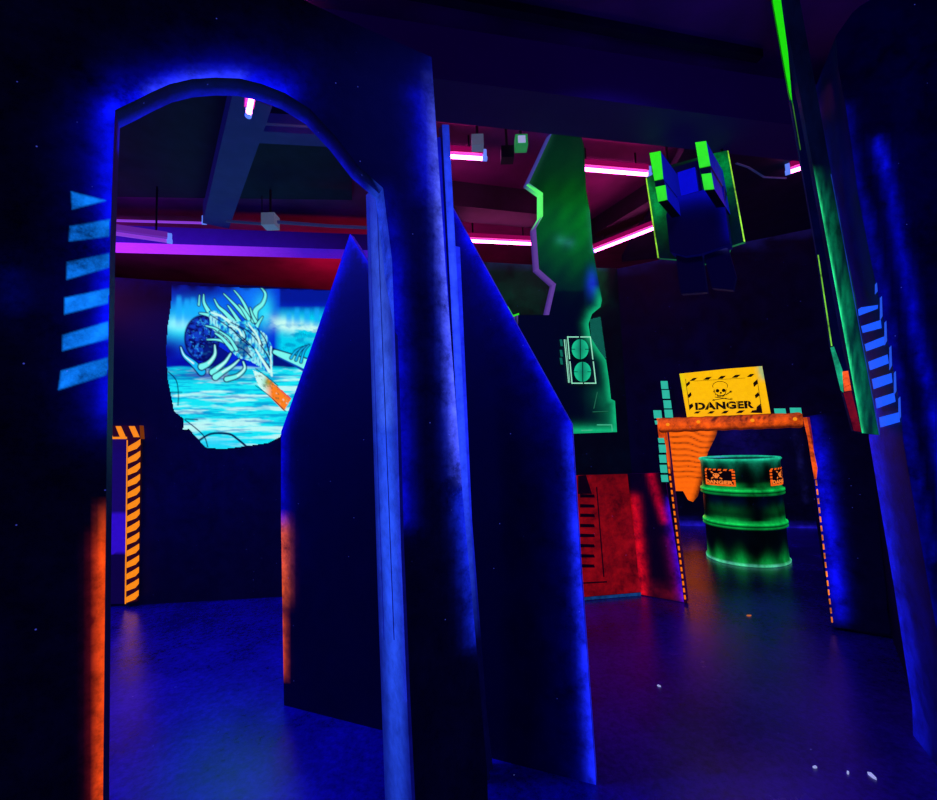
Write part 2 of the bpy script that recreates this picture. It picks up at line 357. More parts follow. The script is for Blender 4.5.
    mixc(WHT, bm_); mixc(L(0, 170, 60), bm_*np.exp(-(((X-269)/5)**2+((Y-382)/5)**2))*1.1)
    mixc(L(255, 130, 0), bm_*sm(264, 272, X)*sm(.15, .5, fbm(.3, .3, 15)+.1)); mixc(L(215, 40, 90), bm_*sm(276, 280, X)*np.exp(-((Y-386-(X-278)*.9)/2.4)**2))
    mixc(L(60, 90, 40), bm_*sm(.6, .7, fbm(.5, .5, 18))*.6)
    stroke(z5([(560, 150), (640, 210), (735, 300)]), .3, .4, L(0, 0, 60)); stroke(z5([(560, 50), (640, 110), (690, 150)]), .3, .4, L(0, 40, 60))
    # drawn cables
    for pts, w in [([(50, 70), (95, 120), (108, 200), (105, 265)], .45), ([(145, 350), (210, 400), (260, 450), (280, 510)], .5), ([(230, 470), (300, 432), (400, 432), (450, 460), (510, 510)], 1.0), ([(60, 188), (130, 190)], .35), ([(150, 345), (220, 350)], .5)]:
        stroke(z5(pts), w, w, L(0, 0, 70))
    blob(166, 405, 3, 2, L(0, 0, 80), 1)
    # fade into the wall at the left and top
    mixc(L(0, 0, 40), (1-sm(284, 290, Y+2*np.sin(X*.35)))*.9)
    return c
def inside(P, poly):
    x, y = P[:, 0], P[:, 1]; r = np.zeros(len(P), bool); j = len(poly)-1
    for i in range(len(poly)):
        xi, yi = poly[i]; xj, yj = poly[j]
        r ^= ((yi > y) != (yj > y)) & (x < (xj-xi)*(y-yi)/(yj-yi+1e-12)+xi); j = i
    return r
MO = [(172, 284), (200, 286), (250, 288), (300, 289.5), (340, 291), (340, 430), (284, 430), (280, 437), (268, 443), (240, 447), (222, 449), (206, 447.5), (197, 438), (189, 429), (183, 430), (184, 419), (174, 411), (172, 400), (168, 380), (166, 350), (168, 325), (171, 305)]
def fine_panel(name, outline, pl, off, step, fn, mat, parent=None, thick=.012):
    xs = [p[0] for p in outline]; ys = [p[1] for p in outline]
    gx = np.arange(min(xs), max(xs), step); gy = np.arange(min(ys), max(ys), step)
    CX, CYY = np.meshgrid(gx+step/2, gy+step/2, indexing='ij'); cen = np.stack([CX.ravel(), CYY.ravel()], 1); keep = inside(cen, outline)
    GX, GY = np.meshgrid(np.append(gx, gx[-1]+step), np.append(gy, gy[-1]+step), indexing='ij')
    V = np.stack([GX.ravel(), GY.ravel()], 1); col = fn(V); ny = len(gy)+1
    q = pl.moved(off); o = np.array(EYE); D = np.array(fw)[None]+np.outer((V[:, 0]-W/2)/F, np.array(rt))-np.outer((V[:, 1]-H/2)/F, np.array(up))
    t = np.dot(np.array(q.p)-o, np.array(q.n))/(D@np.array(q.n)); P3 = o+D*t[:, None]
    ii = np.arange(len(gx)); jj = np.arange(len(gy)); I, J = np.meshgrid(ii, jj, indexing='ij'); a = (I*ny+J).ravel()
    Fc = np.stack([a, a+ny, a+ny+1, a+1], 1)[keep]
    used = np.unique(Fc); rm = -np.ones(len(V), int); rm[used] = np.arange(len(used)); Fc = rm[Fc]
    me = bpy.data.meshes.new(name); me.from_pydata(P3[used].tolist(), [], Fc.tolist())
    at = me.color_attributes.new('paint', 'FLOAT_COLOR', 'POINT'); cc = np.ones((len(used), 4)); cc[:, :3] = col[used]; at.data.foreach_set('color', cc.ravel())
    o_ = link(name, me, mat, parent); return o_
tag(fine_panel('wall_mural', MO, PB, .006, .8, lambda V: paint_mural(V), paint_mat('mural_paint', (.004, .004, .01), mottle=.06, scale=30, dust=0, tint=.03)),
    'glowing cyan and blue mural of a horned skeletal beast above water on the back wall', 'mural')

# ================================================================= HAZARD STRIPED DOOR FRAME, BACK LEFT
PD = PB.moved(.05); fr = empty('door_frame', PD.hit(118, PD.floor_y(118)), 'narrow doorway edged with orange and black hazard stripes on the back wall', 'door frame')
OR = L(255, 140, 8); DK = L(40, 4, 20)
z7 = lambda pts: zc(0, 400, 3.6375, pts)
dec = [(z7(p), OR) for p in ([(388, 97), (396, 97), (412, 135), (388, 135)], [(420, 95), (440, 95), (458, 135), (436, 135)], [(468, 95), (490, 95), (508, 135), (486, 135)], [(388, 134), (462, 134), (462, 142), (388, 142)])]
panel('header', [(85, 425.5), (139.5, 425.5), (140.5, 439), (85, 439)], PD, .05, base=DK, side=L(120, 50, 0), parent=fr, mat=M_CRISP, decals=dec, lift=.003)
dv = [([(126.6, 440), (127.8, 440), (126, 604), (124.7, 604)], OR)]
for k in range(14):
    y = 442+k*11.6; x0 = 128-(y-440)*.012; h = 6.6
    dv.append(([(x0, y+4.5), (x0+8, y), (x0+12.5, y-3), (x0+12.5, y+h-4), (x0+9, y+h), (x0, y+h+3.5)], OR))
panel('jamb', [(126.6, 439), (141, 439), (137.5, 601), (124.6, 604)], PD, .02, base=DK, side=L(20, 4, 6), parent=fr, mat=M_CRISP, decals=dv, lift=.003)
panel('door_panel', [(85, 439), (127, 439), (125, 603.5), (85, 605.5)], PB.moved(.008), .006, base=L(22, 6, 92), parent=fr, mat=M_SMOOTH, step=4,
      glows=[lambda P, c: np.where(((P[:, 1] > 512) & (P[:, 1] < 555))[:, None], L(45, 12, 190), np.where((P[:, 1] >= 555)[:, None], L(12, 2, 55), c))])

# ================================================================= FOREGROUND ARCHWAY
a_r = Vector((-.11, 1.40, 0)); adir = Vector((.34, .20, 0)).normalized()
PAH = vplane(a_r, a_r+adir)
av = Vector((-adir.y, adir.x, 0))*.070
BLUE = L(8, 14, 255); BL2 = L(4, 6, 200)
arch_in = [(103, 800), (105, 600), (107, 430), (110, 250), (113, 160), (115, 110), (132, 102), (152, 92), (170, 84), (192, 79), (215, 77.5), (240, 78.5), (262, 84), (285, 93), (310, 109), (335, 136), (358, 166), (383, 188),
           (392, 260), (397, 400), (401, 550), (407, 700), (411, 800)]
outer_r = [(489, None), (487, 770), (474, 620), (463, 500), (454, 380), (445, 260), (437, 140), (431.5, 57)]
poly = [(103, None)] + arch_in + [(412, None)] + outer_r + [(340, 17), (250, -25), (60, -120), (-260, -260), (-260, None)]
arcl = arch_in[5:14]
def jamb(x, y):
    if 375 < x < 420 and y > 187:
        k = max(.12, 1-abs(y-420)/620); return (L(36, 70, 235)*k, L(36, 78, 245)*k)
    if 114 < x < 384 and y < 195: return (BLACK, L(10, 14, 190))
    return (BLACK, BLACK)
st = [zc(0, 160, 3.08, p) for p in ([(220, 98), (325, 125), (222, 152)], [(215, 205), (338, 183), (338, 235), (213, 250)], [(207, 315), (338, 287), (338, 330), (205, 368)],
      [(200, 425), (338, 395), (338, 440), (198, 475)], [(193, 540), (336, 497), (336, 550), (192, 588)], [(188, 650), (333, 608), (333, 660), (180, 708)])]
def fade(pl, col, w, y0, y1, ft=60, pw=1.3):     # sprayed line that thins out at both ends
    def g(P, c):
        f = np.exp(-(seg_dist(P, pl)/w)**pw)*np.clip((P[:, 1]-y0)/ft, 0, 1)*np.clip((y1-P[:, 1])/ft, 0, 1); return c+f[:, None]*col
    return g
def stripes(P, c):
    f = np.zeros(len(P))
    for s in st:
        ins = inside(P, s); d = seg_dist(P, s+[s[0]]); d = np.where(ins, -d, d); f = np.maximum(f, np.clip(.5-d/2.2, 0, 1))
    k = .92+.08*np.sin(P[:, 0]*.21+P[:, 1]*.13)
    return c*(1-f[:, None])+f[:, None]*(L(12, 125, 255)*1.0)*k[:, None]
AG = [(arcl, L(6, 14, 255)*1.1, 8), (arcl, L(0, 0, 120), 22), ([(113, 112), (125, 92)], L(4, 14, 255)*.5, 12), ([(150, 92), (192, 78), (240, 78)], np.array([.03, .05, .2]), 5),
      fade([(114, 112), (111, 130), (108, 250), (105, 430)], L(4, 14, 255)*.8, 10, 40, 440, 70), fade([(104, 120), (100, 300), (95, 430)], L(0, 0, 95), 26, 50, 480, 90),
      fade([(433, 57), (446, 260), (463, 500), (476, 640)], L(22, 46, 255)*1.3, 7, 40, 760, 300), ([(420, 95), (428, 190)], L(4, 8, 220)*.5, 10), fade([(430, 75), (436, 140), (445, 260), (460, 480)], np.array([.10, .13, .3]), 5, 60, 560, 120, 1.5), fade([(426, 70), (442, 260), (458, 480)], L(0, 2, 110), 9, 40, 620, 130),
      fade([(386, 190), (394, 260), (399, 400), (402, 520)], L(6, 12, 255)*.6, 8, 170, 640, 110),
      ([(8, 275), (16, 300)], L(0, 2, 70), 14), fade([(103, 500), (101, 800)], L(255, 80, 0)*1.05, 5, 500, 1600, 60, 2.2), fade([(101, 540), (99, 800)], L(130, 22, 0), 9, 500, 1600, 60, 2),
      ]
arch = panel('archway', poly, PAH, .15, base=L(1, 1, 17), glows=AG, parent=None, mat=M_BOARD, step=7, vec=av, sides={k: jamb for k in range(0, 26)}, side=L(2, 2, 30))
tag(arch, 'large dark foreground archway with blue airbrushed edges and pale blue bars on its left post', 'archway')
JR0, JR1 = PAH.hit(397, 430), at_depth(374, 430, 1.50); PJR = vplane(JR0, JR1)
panel('return_board', [(366, 195), (372, 190), (383, 187.5), (392, 260), (397, 400), (401, 550), (407, 700), (412, 805), (412, None), (386, None), (385, 800), (378, 600), (372, 400)], PJR, .01, base=L(10, 20, 120), parent=arch, mat=M_SATIN, step=5, side=L(6, 8, 90),
      glows=[fade([(375, 190), (384, 400), (392, 600), (398, 800)], L(45, 95, 255)*.8, 9, 120, 960, 420, 2.5), ([(383, 187), (392, 260), (397, 400), (401, 550), (407, 700)], L(20, 30, 160), 2), fade([(376, 190), (386, 420)], L(40, 60, 80), 8, 180, 560, 100, 2)],
      decals=[([(376.5, 200), (377.3, 200), (394.6, 640), (393.6, 640)], L(8, 16, 120)), ([(368.3, 205), (368.9, 205), (384.5, 640), (383.7, 640)], L(10, 20, 150))])
# crisp sprayed bars need a finer piece of board surface
fine_panel('painted_bars', [(52, 184), (110.5, 184), (107.3, 400), (50, 400)], PAH, .003, 1.1, lambda V: np.maximum(stripes(V, shade(V, L(1, 1, 17), AG)), 0), M_BOARD, parent=arch)

# narrow stacked boards behind the right leg of the archway
PST = vplane(at_depth(432, 430, 1.62)*1, at_depth(470, 430, 1.70)*1)
sb = empty('stacked_boards', PST.hit(470, PST.floor_y(470)), 'upright stack of narrow blue edged boards right behind the archway pillar', 'boards')
for i, (tp, cx0, cx1, col, dz) in enumerate([([(434, 138), (441, 137)], (452, 500), (459, 500), L(8, 16, 200), 0.0),
                                           ([(442, 124.5), (449, 124.5)], (461, 500), (469, 500), L(40, 70, 255), -.012),
                                           ([(455, 246), (460, 247)], (466, 520), (472, 520), L(24, 40, 225), .012)]):
    q = PST.moved(-dz*1.5-i*.0)
    pl_ = [tp[0], tp[1], cx1, (cx1[0]+20, 780), (cx1[0]+21, None), (cx0[0]+19, None), (cx0[0]+18, 780), cx0]
    mid = [((a[0]+b_[0])/2, (a[1]+b_[1])/2) for a, b_ in ((tp[0], tp[1]), (cx0, cx1), ((cx0[0]+18, 780), (cx1[0]+20, 780)))]
    panel('board', pl_, q, .03, base=L(2, 2, 40), glows=[fade(mid, col*1.25, 6, 60, 640, 170, 3)], side=L(2, 2, 60), parent=sb, mat=M_SATIN, step=5)

# ================================================================= POINTED PARTITION BOARDS
PP = fplane(283, 705, 596, 785)
edgeL = [(283, 705), (281, 520), (281, 432), (312, 345), (350, 234)]
o = panel('pointed_partition', [(284, None), (281, 520), (281, 432), (312, 345), (350, 234), (372, 268), (405, 318), (405, None)], PP, .03, base=L(0, 0, 14),
      glows=[([(281, 520), (281, 432), (350, 234)], L(4, 5, 190), 5), ([(281, 560), (281, 432), (350, 234), (372, 268)], L(0, 0, 42), 18),
             fade([(281.5, 512), (282, 605)], L(240, 88, 0), 6.5, 512, 612, 22, 2), fade([(282, 600), (283, 690)], L(215, 70, 0), 3.5, 606, 684, 18, 2), ([(350, 234), (372, 268)], L(10, 14, 190), 2)], side=L(12, 14, 150), mat=M_BOARD, step=5)
tag(o, 'dark pointed partition board left of the archway pillar with an orange sprayed lower edge', 'partition')
o = panel('pointed_partition', [(405.5, None), (405.5, 318), (430, 250), (446, 196), (457, 216), (515, 322), (571.5, 424), (580, 560), (596, 785)], PP, .03, base=L(0, 0, 14),
      glows=[([(446, 196), (515, 322), (571.5, 424)], L(6, 9, 215), 6), ([(446, 196), (515, 322), (571.5, 424)], L(0, 0, 105), 22),
             fade([(572, 424), (581, 570), (596, 785)], L(24, 40, 255)*1.2, 7, 415, 900, 30, 1.6), ([(572, 424), (581, 570), (594, 785)], L(0, 0, 85), 22)], side=L(20, 26, 190), mat=M_BOARD, step=5)
tag(o, 'dark pointed partition board right of the archway pillar with a bright blue right edge', 'partition')

# ================================================================= RED LOW PANELS
z6 = lambda pts: zc(560, 400, 3.635, pts)
RED = L(150, 6, 14)
PW = PBR.moved(.02)
rp = empty('vent_panel', PW.hit(610, 597), 'red painted low wall panel with a slotted vent at its left', 'wall panel')
decr = []
for y in (496, 506, 515.5, 525.7, 535.6, 545.8, 556, 566): decr.append(([(580, y-2), (594, y-1.5), (595, y+1.6), (580, y+1.6)], L(8, 0, 4)))
decr += [([(596, 487), (597.2, 487), (604.5, 577), (603.2, 577)], L(20, 0, 4)), ([(580, 582.5), (607, 581), (607, 582.6), (580, 584)], L(20, 0, 4)), ([(578, 476), (586, 475), (592, 494), (578, 494)], L(10, 0, 6))]
panel('board', [(560, 476), (587.5, 475), (627.4, 474), (641, 595), (587.5, 599.5), (560, None)], PW, .02, base=L(128, 6, 8), side=L(60, 0, 0), mat=M_ROCK, step=4, decals=decr, parent=rp,
      glows=[([(632, 520), (640, 590)], L(30, 0, 10), 8), ([(560, 470), (560, 600)], L(40, 0, 0), 10), lambda P, c: c*(.75+.25*np.clip((P[:, 1]-474)/50, 0, 1))[:, None]])
panel('kick_strip', [(570, 598.5), (587.5, 597), (641, 592.5), (641.2, 595.5), (587.5, 600), (570, None)], PBR.moved(.03), .012, base=L(16, 60, 120), mat=M_BOARD, step=4, parent=rp)
PRR = PR.moved(.02)
tag(panel('sprayed_corner_panel', [(626, 474), (656, 473), (664, 472), (685, 602.5), (641, 594.5)], PRR, .02, base=L(6, 0, 6), side=L(40, 0, 60), mat=M_BOARD, step=3,
      glows=[([(634, 500), (643, 592)], L(215, 8, 12), 5, 2), ([(651, 474), (658, 500), (664, 520)], L(180, 0, 30), 3.4, 2), ([(667, 510), (682, 600)], L(50, 0, 130), 3.5), ([(669, 500), (685, 602)], L(60, 10, 210), 2.2),
             ([(645, 588), (682, 598)], L(80, 6, 8), 6), ([(668, 540), (676, 590)], L(80, 0, 40), 3.5)]), 'black corner panel beside the doorway with red and purple sprayed streaks', 'wall panel')

# ================================================================= LOW DOORWAY, RIGHT
PT = PR.moved(.05)
dr = empty('low_doorway', PT.hit(740, PT.floor_y(740)), 'low doorway with a glowing orange beam on top and teal squares around it', 'doorway')
z8 = lambda pts: zc(640, 350, 4.445, pts)
b = Build()     # lintel: log-like beam swept between the two jambs
P0, P1 = PT.hit(659, 425.5), PT.hit(803, 420); dd = P1-P0; dn = dd.normalized(); fr_ = PT.n; uu = dn.cross(fr_); uu = uu if uu.z > 0 else -uu
NS, NR = 60, 14; ringp = []
rs = np.random.RandomState(2)
for i in range(NS+1):
    t = i/NS; c_ = P0+dd*t; r_ = .050+.002*math.sin(i*.9)+.002*rs.rand(); r_ *= (1-.12*t)
    if i in (0, NS): r_ *= .8
    ringp.append([c_+(uu*math.sin(a)*r_*1.05+fr_*math.cos(a)*r_*.7) for a in [k*math.tau/NR for k in range(NR)]])
bn = rs.rand(NS+1, NR)
def lc(i, k):
    s = math.sin(k*math.tau/NR); base = L(255, 92, 4)*(.55+.55*max(0, 1-abs(s+.05)))
    if s < -.55: base = base*.25
    if s > .8: base = base*.5+L(60, 10, 0)
    if bn[i, k] > .72 and .25 < i/NS < .85 and s > 0: base = base*.18
    return base*(.8+.3*bn[i, k])
for i in range(NS):
    for k in range(NR):
        k2 = (k+1) % NR; b.face([ringp[i][k], ringp[i][k2], ringp[i+1][k2], ringp[i+1][k]], [lc(i, k), lc(i, k2), lc(i+1, k2), lc(i+1, k)])
b.face(ringp[0], [L(200, 60, 0)]*NR); b.face(ringp[-1][::-1], [L(200, 60, 0)]*NR)
lin = b.obj('lintel', M_BOARD, dr)
for (x, y) in ((668, 424.5), (698.5, 421.8), (752.5, 420.3), (795, 419)):
    b = Build(); p = PT.hit(x, y, .034); b.tube(p, p+PT.n*.014, .011, 10, L(255, 150, 20)); b.obj('rivet', M_CRISP, lin)
panel('corner_block', [(656.5, 418), (664, 418), (666, 440), (659, 440)], PT, .05, base=L(235, 80, 6), parent=dr, mat=M_ROCK, step=3, side=L(90, 20, 0))
def dashed(p0, p1, w, n, col):
    out = []
    for k in range(n):
        t0, t1 = k/n, (k+.62)/n; f = lambda t: (p0[0]+(p1[0]-p0[0])*t, p0[1]+(p1[1]-p0[1])*t)
        a, c = f(t0), f(t1); out.append(([(a[0], a[1]), (a[0]+w, a[1]), (c[0]+w, c[1]), (c[0], c[1])], col))
    return out
panel('left_jamb', [(663.5, 430), (667, 430), (687, 602), (684, 603)], PT.moved(-.015), .05, base=L(40, 4, 20), parent=dr, mat=M_CRISP, step=6,
      glows=[fade([(665, 430), (668, 465)], L(255, 90, 0), 3, 400, 480, 20)], decals=dashed((667.3, 462), (684.6, 602), 1.8, 20, L(255, 120, 10)), side=L(40, 0, 50))
panel('right_jamb', [(802.5, 417), (835, 412), (868, 408), (889.5, 634), (832, 627), (822, 540), (814, 478), (808, 440)], PT, .045, base=L(1, 1, 14), parent=dr, mat=M_BOARD, step=3.5,
      glows=[fade([(813, 420), (824, 490), (840, 615)], L(8, 10, 235)*.9, 8, 405, 650, 50, 1.6), fade([(817, 425), (828, 490), (842, 590)], L(0, 0, 60), 9, 400, 640, 60)],
      decals=[([(802.8, 417.5), (807, 417.3), (810.5, 436), (814, 452), (817.5, 468), (816.6, 479), (814.3, 479), (811, 460), (808, 440)], L(255, 92, 10)), ([(807, 417.3), (809.5, 417.2), (813, 440), (814, 452), (810.5, 436)], L(150, 36, 50))]+dashed((815.2, 480), (831.8, 626), 1.6, 16, L(255, 130, 30)), sides={k: L(60, 16, 10) for k in (4, 5, 6, 7)})
for x, y, w_, h_ in ((664, 385, 7, 8), (665.4, 394.3, 7.4, 8.6), (667, 404.3, 7.6, 8), (668.2, 413.6, 8, 8), (657.2, 414.3, 8, 8), (657, 422.5, 5, 4), (660.8, 440.5, 6, 5), (662, 448.6, 7, 8), (662.4, 458.8, 7, 8), (663.2, 468.8, 7, 8), (664.2, 478.4, 7, 7), (779.6, 411, 11.5, 5), (795.3, 411, 11.5, 6.6)):
    panel('teal_square', quad_px((x, y), w_, h_, .9), PT.moved(.0 if y < 425 else .012), .006, base=L(52, 205, 175)*.8, parent=dr, mat=M_CRISP, step=20, side=L(10, 80, 70))

# orange rock painting inside the chamber
def rockpaint(P, c):
    X, Y = P[:, 0], P[:, 1]
    w = Y+2.2*np.sin(X*.09+Y*.05)+1.5*np.sin(X*.22+1)
    k = np.clip(np.abs(np.sin(w*.58+.9*np.sin(X*.06+Y*.1)+.5*np.sin(X*.19)))*1.15, 0, 1); k = np.where(Y > 480, .75+.25*k, k)
    c = L(255, 104, 6)*(.14+.95*k[:, None]**.6)
    c = np.where((X > 700-(Y-480)*.3)[:, None] & (Y > 476)[:, None], c*.6, c)
    c *= np.clip((720-X-(Y-428)*.3)/9, .15, 1)[:, None]
    return c
tag(panel('rock_painting', [(640, 425), (719, 425), (716, 436), (708, 452), (704, 470), (701, 484), (698, 496), (693, 502), (688, 500), (683, 491), (676, 491), (671, 500), (640, 500)], PA.moved(.03), .02, glows=[rockpaint], mat=M_CRISP, step=1.5),
    'layered orange rock painting on the chamber wall left of the drum', 'painting')

# ================================================================= DANGER SIGN
z9 = lambda pts: zc(670, 360, 8.52, pts)
c0 = PT.hit(687, 417.5, -.01); c1 = PT.hit(770.6, 413.4, -.01); ct = PT.hit(725, 369, -.05)
PG = plane3(c0, c1, ct)
sg = empty('danger_sign', (c0+c1)/2, 'yellow DANGER sign with skull and crossbones standing on the orange beam', 'sign')
KB = L(14, 6, 0)
dc = [(z9(p), KB) for p in (
    [(165, 180), (198, 153), (235, 150), (205, 176)], [(282, 168), (312, 146), (358, 143), (328, 168)], [(405, 162), (435, 136), (478, 134), (447, 160)], [(525, 152), (556, 127), (603, 124), (572, 150)], [(653, 145), (683, 119), (722, 118), (692, 144)],
    [(135, 205), (165, 180), (172, 200), (140, 232)], [(150, 300), (178, 272), (184, 300), (160, 326)], [(160, 385), (190, 368), (200, 395), (168, 425)],
    [(708, 195), (742, 165), (748, 200), (715, 232)], [(722, 300), (752, 272), (762, 302), (730, 328)], [(738, 400), (770, 372), (784, 452), (685, 450), (700, 430), (735, 425)],
    [(200, 455), (225, 438), (262, 436), (240, 456)], [(318, 456), (345, 436), (383, 434), (360, 456)], [(435, 456), (462, 433), (503, 431), (478, 455)], [(560, 454), (590, 430), (638, 428), (610, 452)],
    [(130, 160), (134, 160), (170, 425), (165, 425)], [(740, 160), (744, 160), (788, 452), (783, 452)], [(205, 178), (640, 152), (640, 155), (205, 181)])]
def ring(cx, cy, rx, ry, w, a0=0, a1=360, n=28):
    o_ = []
    for k in range(n):
        s, e = math.radians(a0+(a1-a0)*k/n), math.radians(a0+(a1-a0)*(k+1)/n)
        o_.append([(cx+rx*math.cos(s), cy+ry*math.sin(s)), (cx+rx*math.cos(e), cy+ry*math.sin(e)), (cx+(rx-w)*math.cos(e), cy+(ry-w)*math.sin(e)), (cx+(rx-w)*math.cos(s), cy+(ry-w)*math.sin(s))])
    return o_
def disc(cx, cy, rx, ry, n=14): return [(cx+rx*math.cos(k*math.tau/n), cy+ry*math.sin(k*math.tau/n)) for k in range(n)]
panel('sign_board', z9([(78, 105), (785, 52), (857, 455), (145, 490)]), PG, .02, base=L(255, 190, 4), parent=sg, mat=M_CRISP, step=3, decals=dc, side=L(120, 80, 0),
      glows=[([z9([(78, 105)])[0], z9([(100, 240)])[0]], L(-60, 30, 0)*0+np.array([-.25, .1, 0]), 5), ([z9([(770, 60)])[0], z9([(795, 140)])[0]], np.array([-.65, .0, .22]), 3.2, 2), ([(700, 416), (770, 413)], np.array([0, -.08, 0]), 5)])
b = Build(); hit = lambda x, y: PG.hit(*z9([(x, y)])[0], .003)
for q in ring(427, 222, 66, 42, 5, 160, 380)+[[(372, 250), (378, 250), (392, 300), (386, 300)], [(476, 250), (482, 248), (472, 300), (466, 300)]]: b.poly(q, hit, KB)
for q in (disc(405, 262, 16, 15), disc(457, 259, 16, 15), disc(433, 280, 9, 9)): b.poly(q, hit, KB)
for q in ([(392, 290), (400, 288), (412, 302), (450, 300), (466, 288), (472, 292), (458, 310), (408, 312)],): b.poly(q, hit, KB)
for q in ([(365, 345), (372, 338), (480, 322), (482, 327)], [(520, 262), (524, 268), (480, 300), (476, 294)], [(380, 318), (384, 313), (524, 334), (522, 340)]): b.poly(q, hit, KB)
for q in ring(372, 342, 11, 8, 4)+ring(522, 332, 11, 8, 4)+ring(518, 270, 12, 9, 4)+ring(374, 268, 8, 7, 4): b.poly(q, hit, KB)
for xx in (402, 415, 430, 446, 458): b.poly([(xx, 296), (xx+3, 296), (xx+3, 318), (xx, 318)], hit, KB)
b.obj('skull_emblem', M_CRISP, sg)
def text2d(s, bold=.012, space=1.0):
    cu = bpy.data.curves.new('txt', 'FONT'); cu.body = s; cu.size = 1; cu.offset = bold; cu.space_character = space; cu.resolution_u = 4
    ob = bpy.data.objects.new('txt', cu); COL.objects.link(ob); bpy.context.view_layer.update()
    me = bpy.data.meshes.new_from_object(ob.evaluated_get(bpy.context.evaluated_depsgraph_get()))
    V = [(v.co.x, v.co.y) for v in me.vertices]; Fs = [tuple(p.vertices) for p in me.polygons]
    bpy.data.objects.remove(ob); bpy.data.curves.remove(cu); bpy.data.meshes.remove(me)
    x0, x1 = min(v[0] for v in V), max(v[0] for v in V); y0, y1 = min(v[1] for v in V), max(v[1] for v in V)
    return [((x-x0)/(x1-x0), (y-y0)/(y1-y0)) for x, y in V], Fs
TV, TF = text2d('DANGER', .055, 1.06)
b = Build(); A, Bq, Cq, Dq = (218, 428), (718, 411), (708, 345), (212, 363)
def tmap(u, v): return ((A[0]*(1-u)+Bq[0]*u)*(1-v)+(Dq[0]*(1-u)+Cq[0]*u)*v, (A[1]*(1-u)+Bq[1]*u)*(1-v)+(Dq[1]*(1-u)+Cq[1]*u)*v)
for f in TF: b.face([hit(*tmap(*TV[i])) for i in f], [KB]*len(f))
YE = L(255, 190, 4); hit2 = lambda x, y: PG.hit(*z9([(x, y)])[0], .005)
for xx in (236, 330, 388, 500, 575, 660): b.poly([(xx, 352), (xx+4, 352), (xx+6, 424), (xx+2, 424)], hit2, YE)    # stencil gaps
b.obj('lettering', M_CRISP, sg)

# ================================================================= DRUM
fb = on_floor(748, 567); away = Vector((fb.x, fb.y, 0)).normalized(); RD = .33; DC = fb+away*RD; DH = 0.925
dm = empty('oil_drum', DC, 'black steel drum with glowing green rings and orange danger labels', 'drum')
prof = [(0, .012), (.30, .0), (RD-.004, .0), (RD+.006, .006), (RD+.008, .018), (RD-.006, .03), (RD-.008, .08)]
def bead(z): return [(RD-.008, z-.034), (RD-.004, z-.028), (RD+.010, z-.02), (RD+.010, z-.008), (RD-.002, z-.001), (RD+.012, z+.008), (RD+.010, z+.024), (RD-.008, z+.034)]
prof += [(RD-.008, .15), (RD-.008, .22)]+bead(.335)+[(RD-.008, .42), (RD-.008, .5)]+bead(.625)+[(RD-.008, .70), (RD-.008, .77), (RD-.008, .83), (RD-.008, .88), (RD-.004, .9), (RD+.006, .908), (RD+.008, .918), (RD, .925), (RD-.012, .92), (RD-.016, .905), (.2, .9), (0, .9)]
fine = []
for p, q in zip(prof[:-1], prof[1:]):
    m = max(1, int(abs(q[1]-p[1])/.018))
    for j in range(m): fine.append((p[0]+(q[0]-p[0])*j/m, p[1]+(q[1]-p[1])*j/m))
fine.append(prof[-1]); NA = 96; th0 = math.atan2(-away.y, -away.x)
rs = np.random.RandomState(5); ph = rs.rand(8)*6
def dcol(z, a):
    g = lambda z0, s: math.exp(-((z-z0)/s)**2)
    wv = .5+.5*math.sin(a*3+ph[0])*math.sin(a*7+ph[1]); w2 = .5+.5*math.sin(a*11+ph[2]); w3 = .5+.5*math.sin(a*4+ph[3])
    c = L(0, 8, 14)*.6
    G = L(16, 220, 90); T = L(30, 215, 160)
    c = c+T*(.75*g(.925, .018)+.5*math.exp(-max(0, .915-z)/(.02+.035*w2)))
    c = c+G*(1.2*g(.648, .012)+.6*g(.612, .007)+.55*g(.685, .022)*wv)
    c = c+G*(1.25*g(.36, .011)+.6*g(.325, .007)+.45*g(.39, .022)*w3)
    c = c+G*(.75*math.exp(-(z/(.05+.05*wv))**2)*(.35+.65*w2)+.5*g(.0, .014)*0)
    c = c+L(120, 235, 220)*.8*g(.012, .009)+L(0, 0, 60)*.5*g(.55, .05)*wv+G*.10*g(.47, .05)*w3
    return c*.8
b = Build()
def dp(r, z, a): return Vector((DC.x+r*math.cos(a), DC.y+r*math.sin(a), z))
for (r0_, z0_), (r1_, z1_) in zip(fine[:-1], fine[1:]):
    for k in range(NA):
        a, a2 = k*math.tau/NA, (k+1)*math.tau/NA
        if r0_ == 0: b.face([dp(0, z0_, 0), dp(r1_, z1_, a2), dp(r1_, z1_, a)], [BLACK]*3); continue
        if r1_ == 0: b.face([dp(r0_, z0_, a), dp(r0_, z0_, a2), dp(0, z1_, 0)], [L(0, 20, 20)]*3); continue
        top = z0_ > .895 and r1_ < .3
        cs = [L(0, 30, 26)]*4 if top else [dcol(z0_, a), dcol(z0_, a2), dcol(z1_, a2), dcol(z1_, a)]
        b.face([dp(r0_, z0_, a), dp(r0_, z0_, a2), dp(r1_, z1_, a2), dp(r1_, z1_, a)], cs)
body = b.obj('drum_body', M_DRUM, dm); 
for p_ in body.data.polygons: p_.use_smooth = True
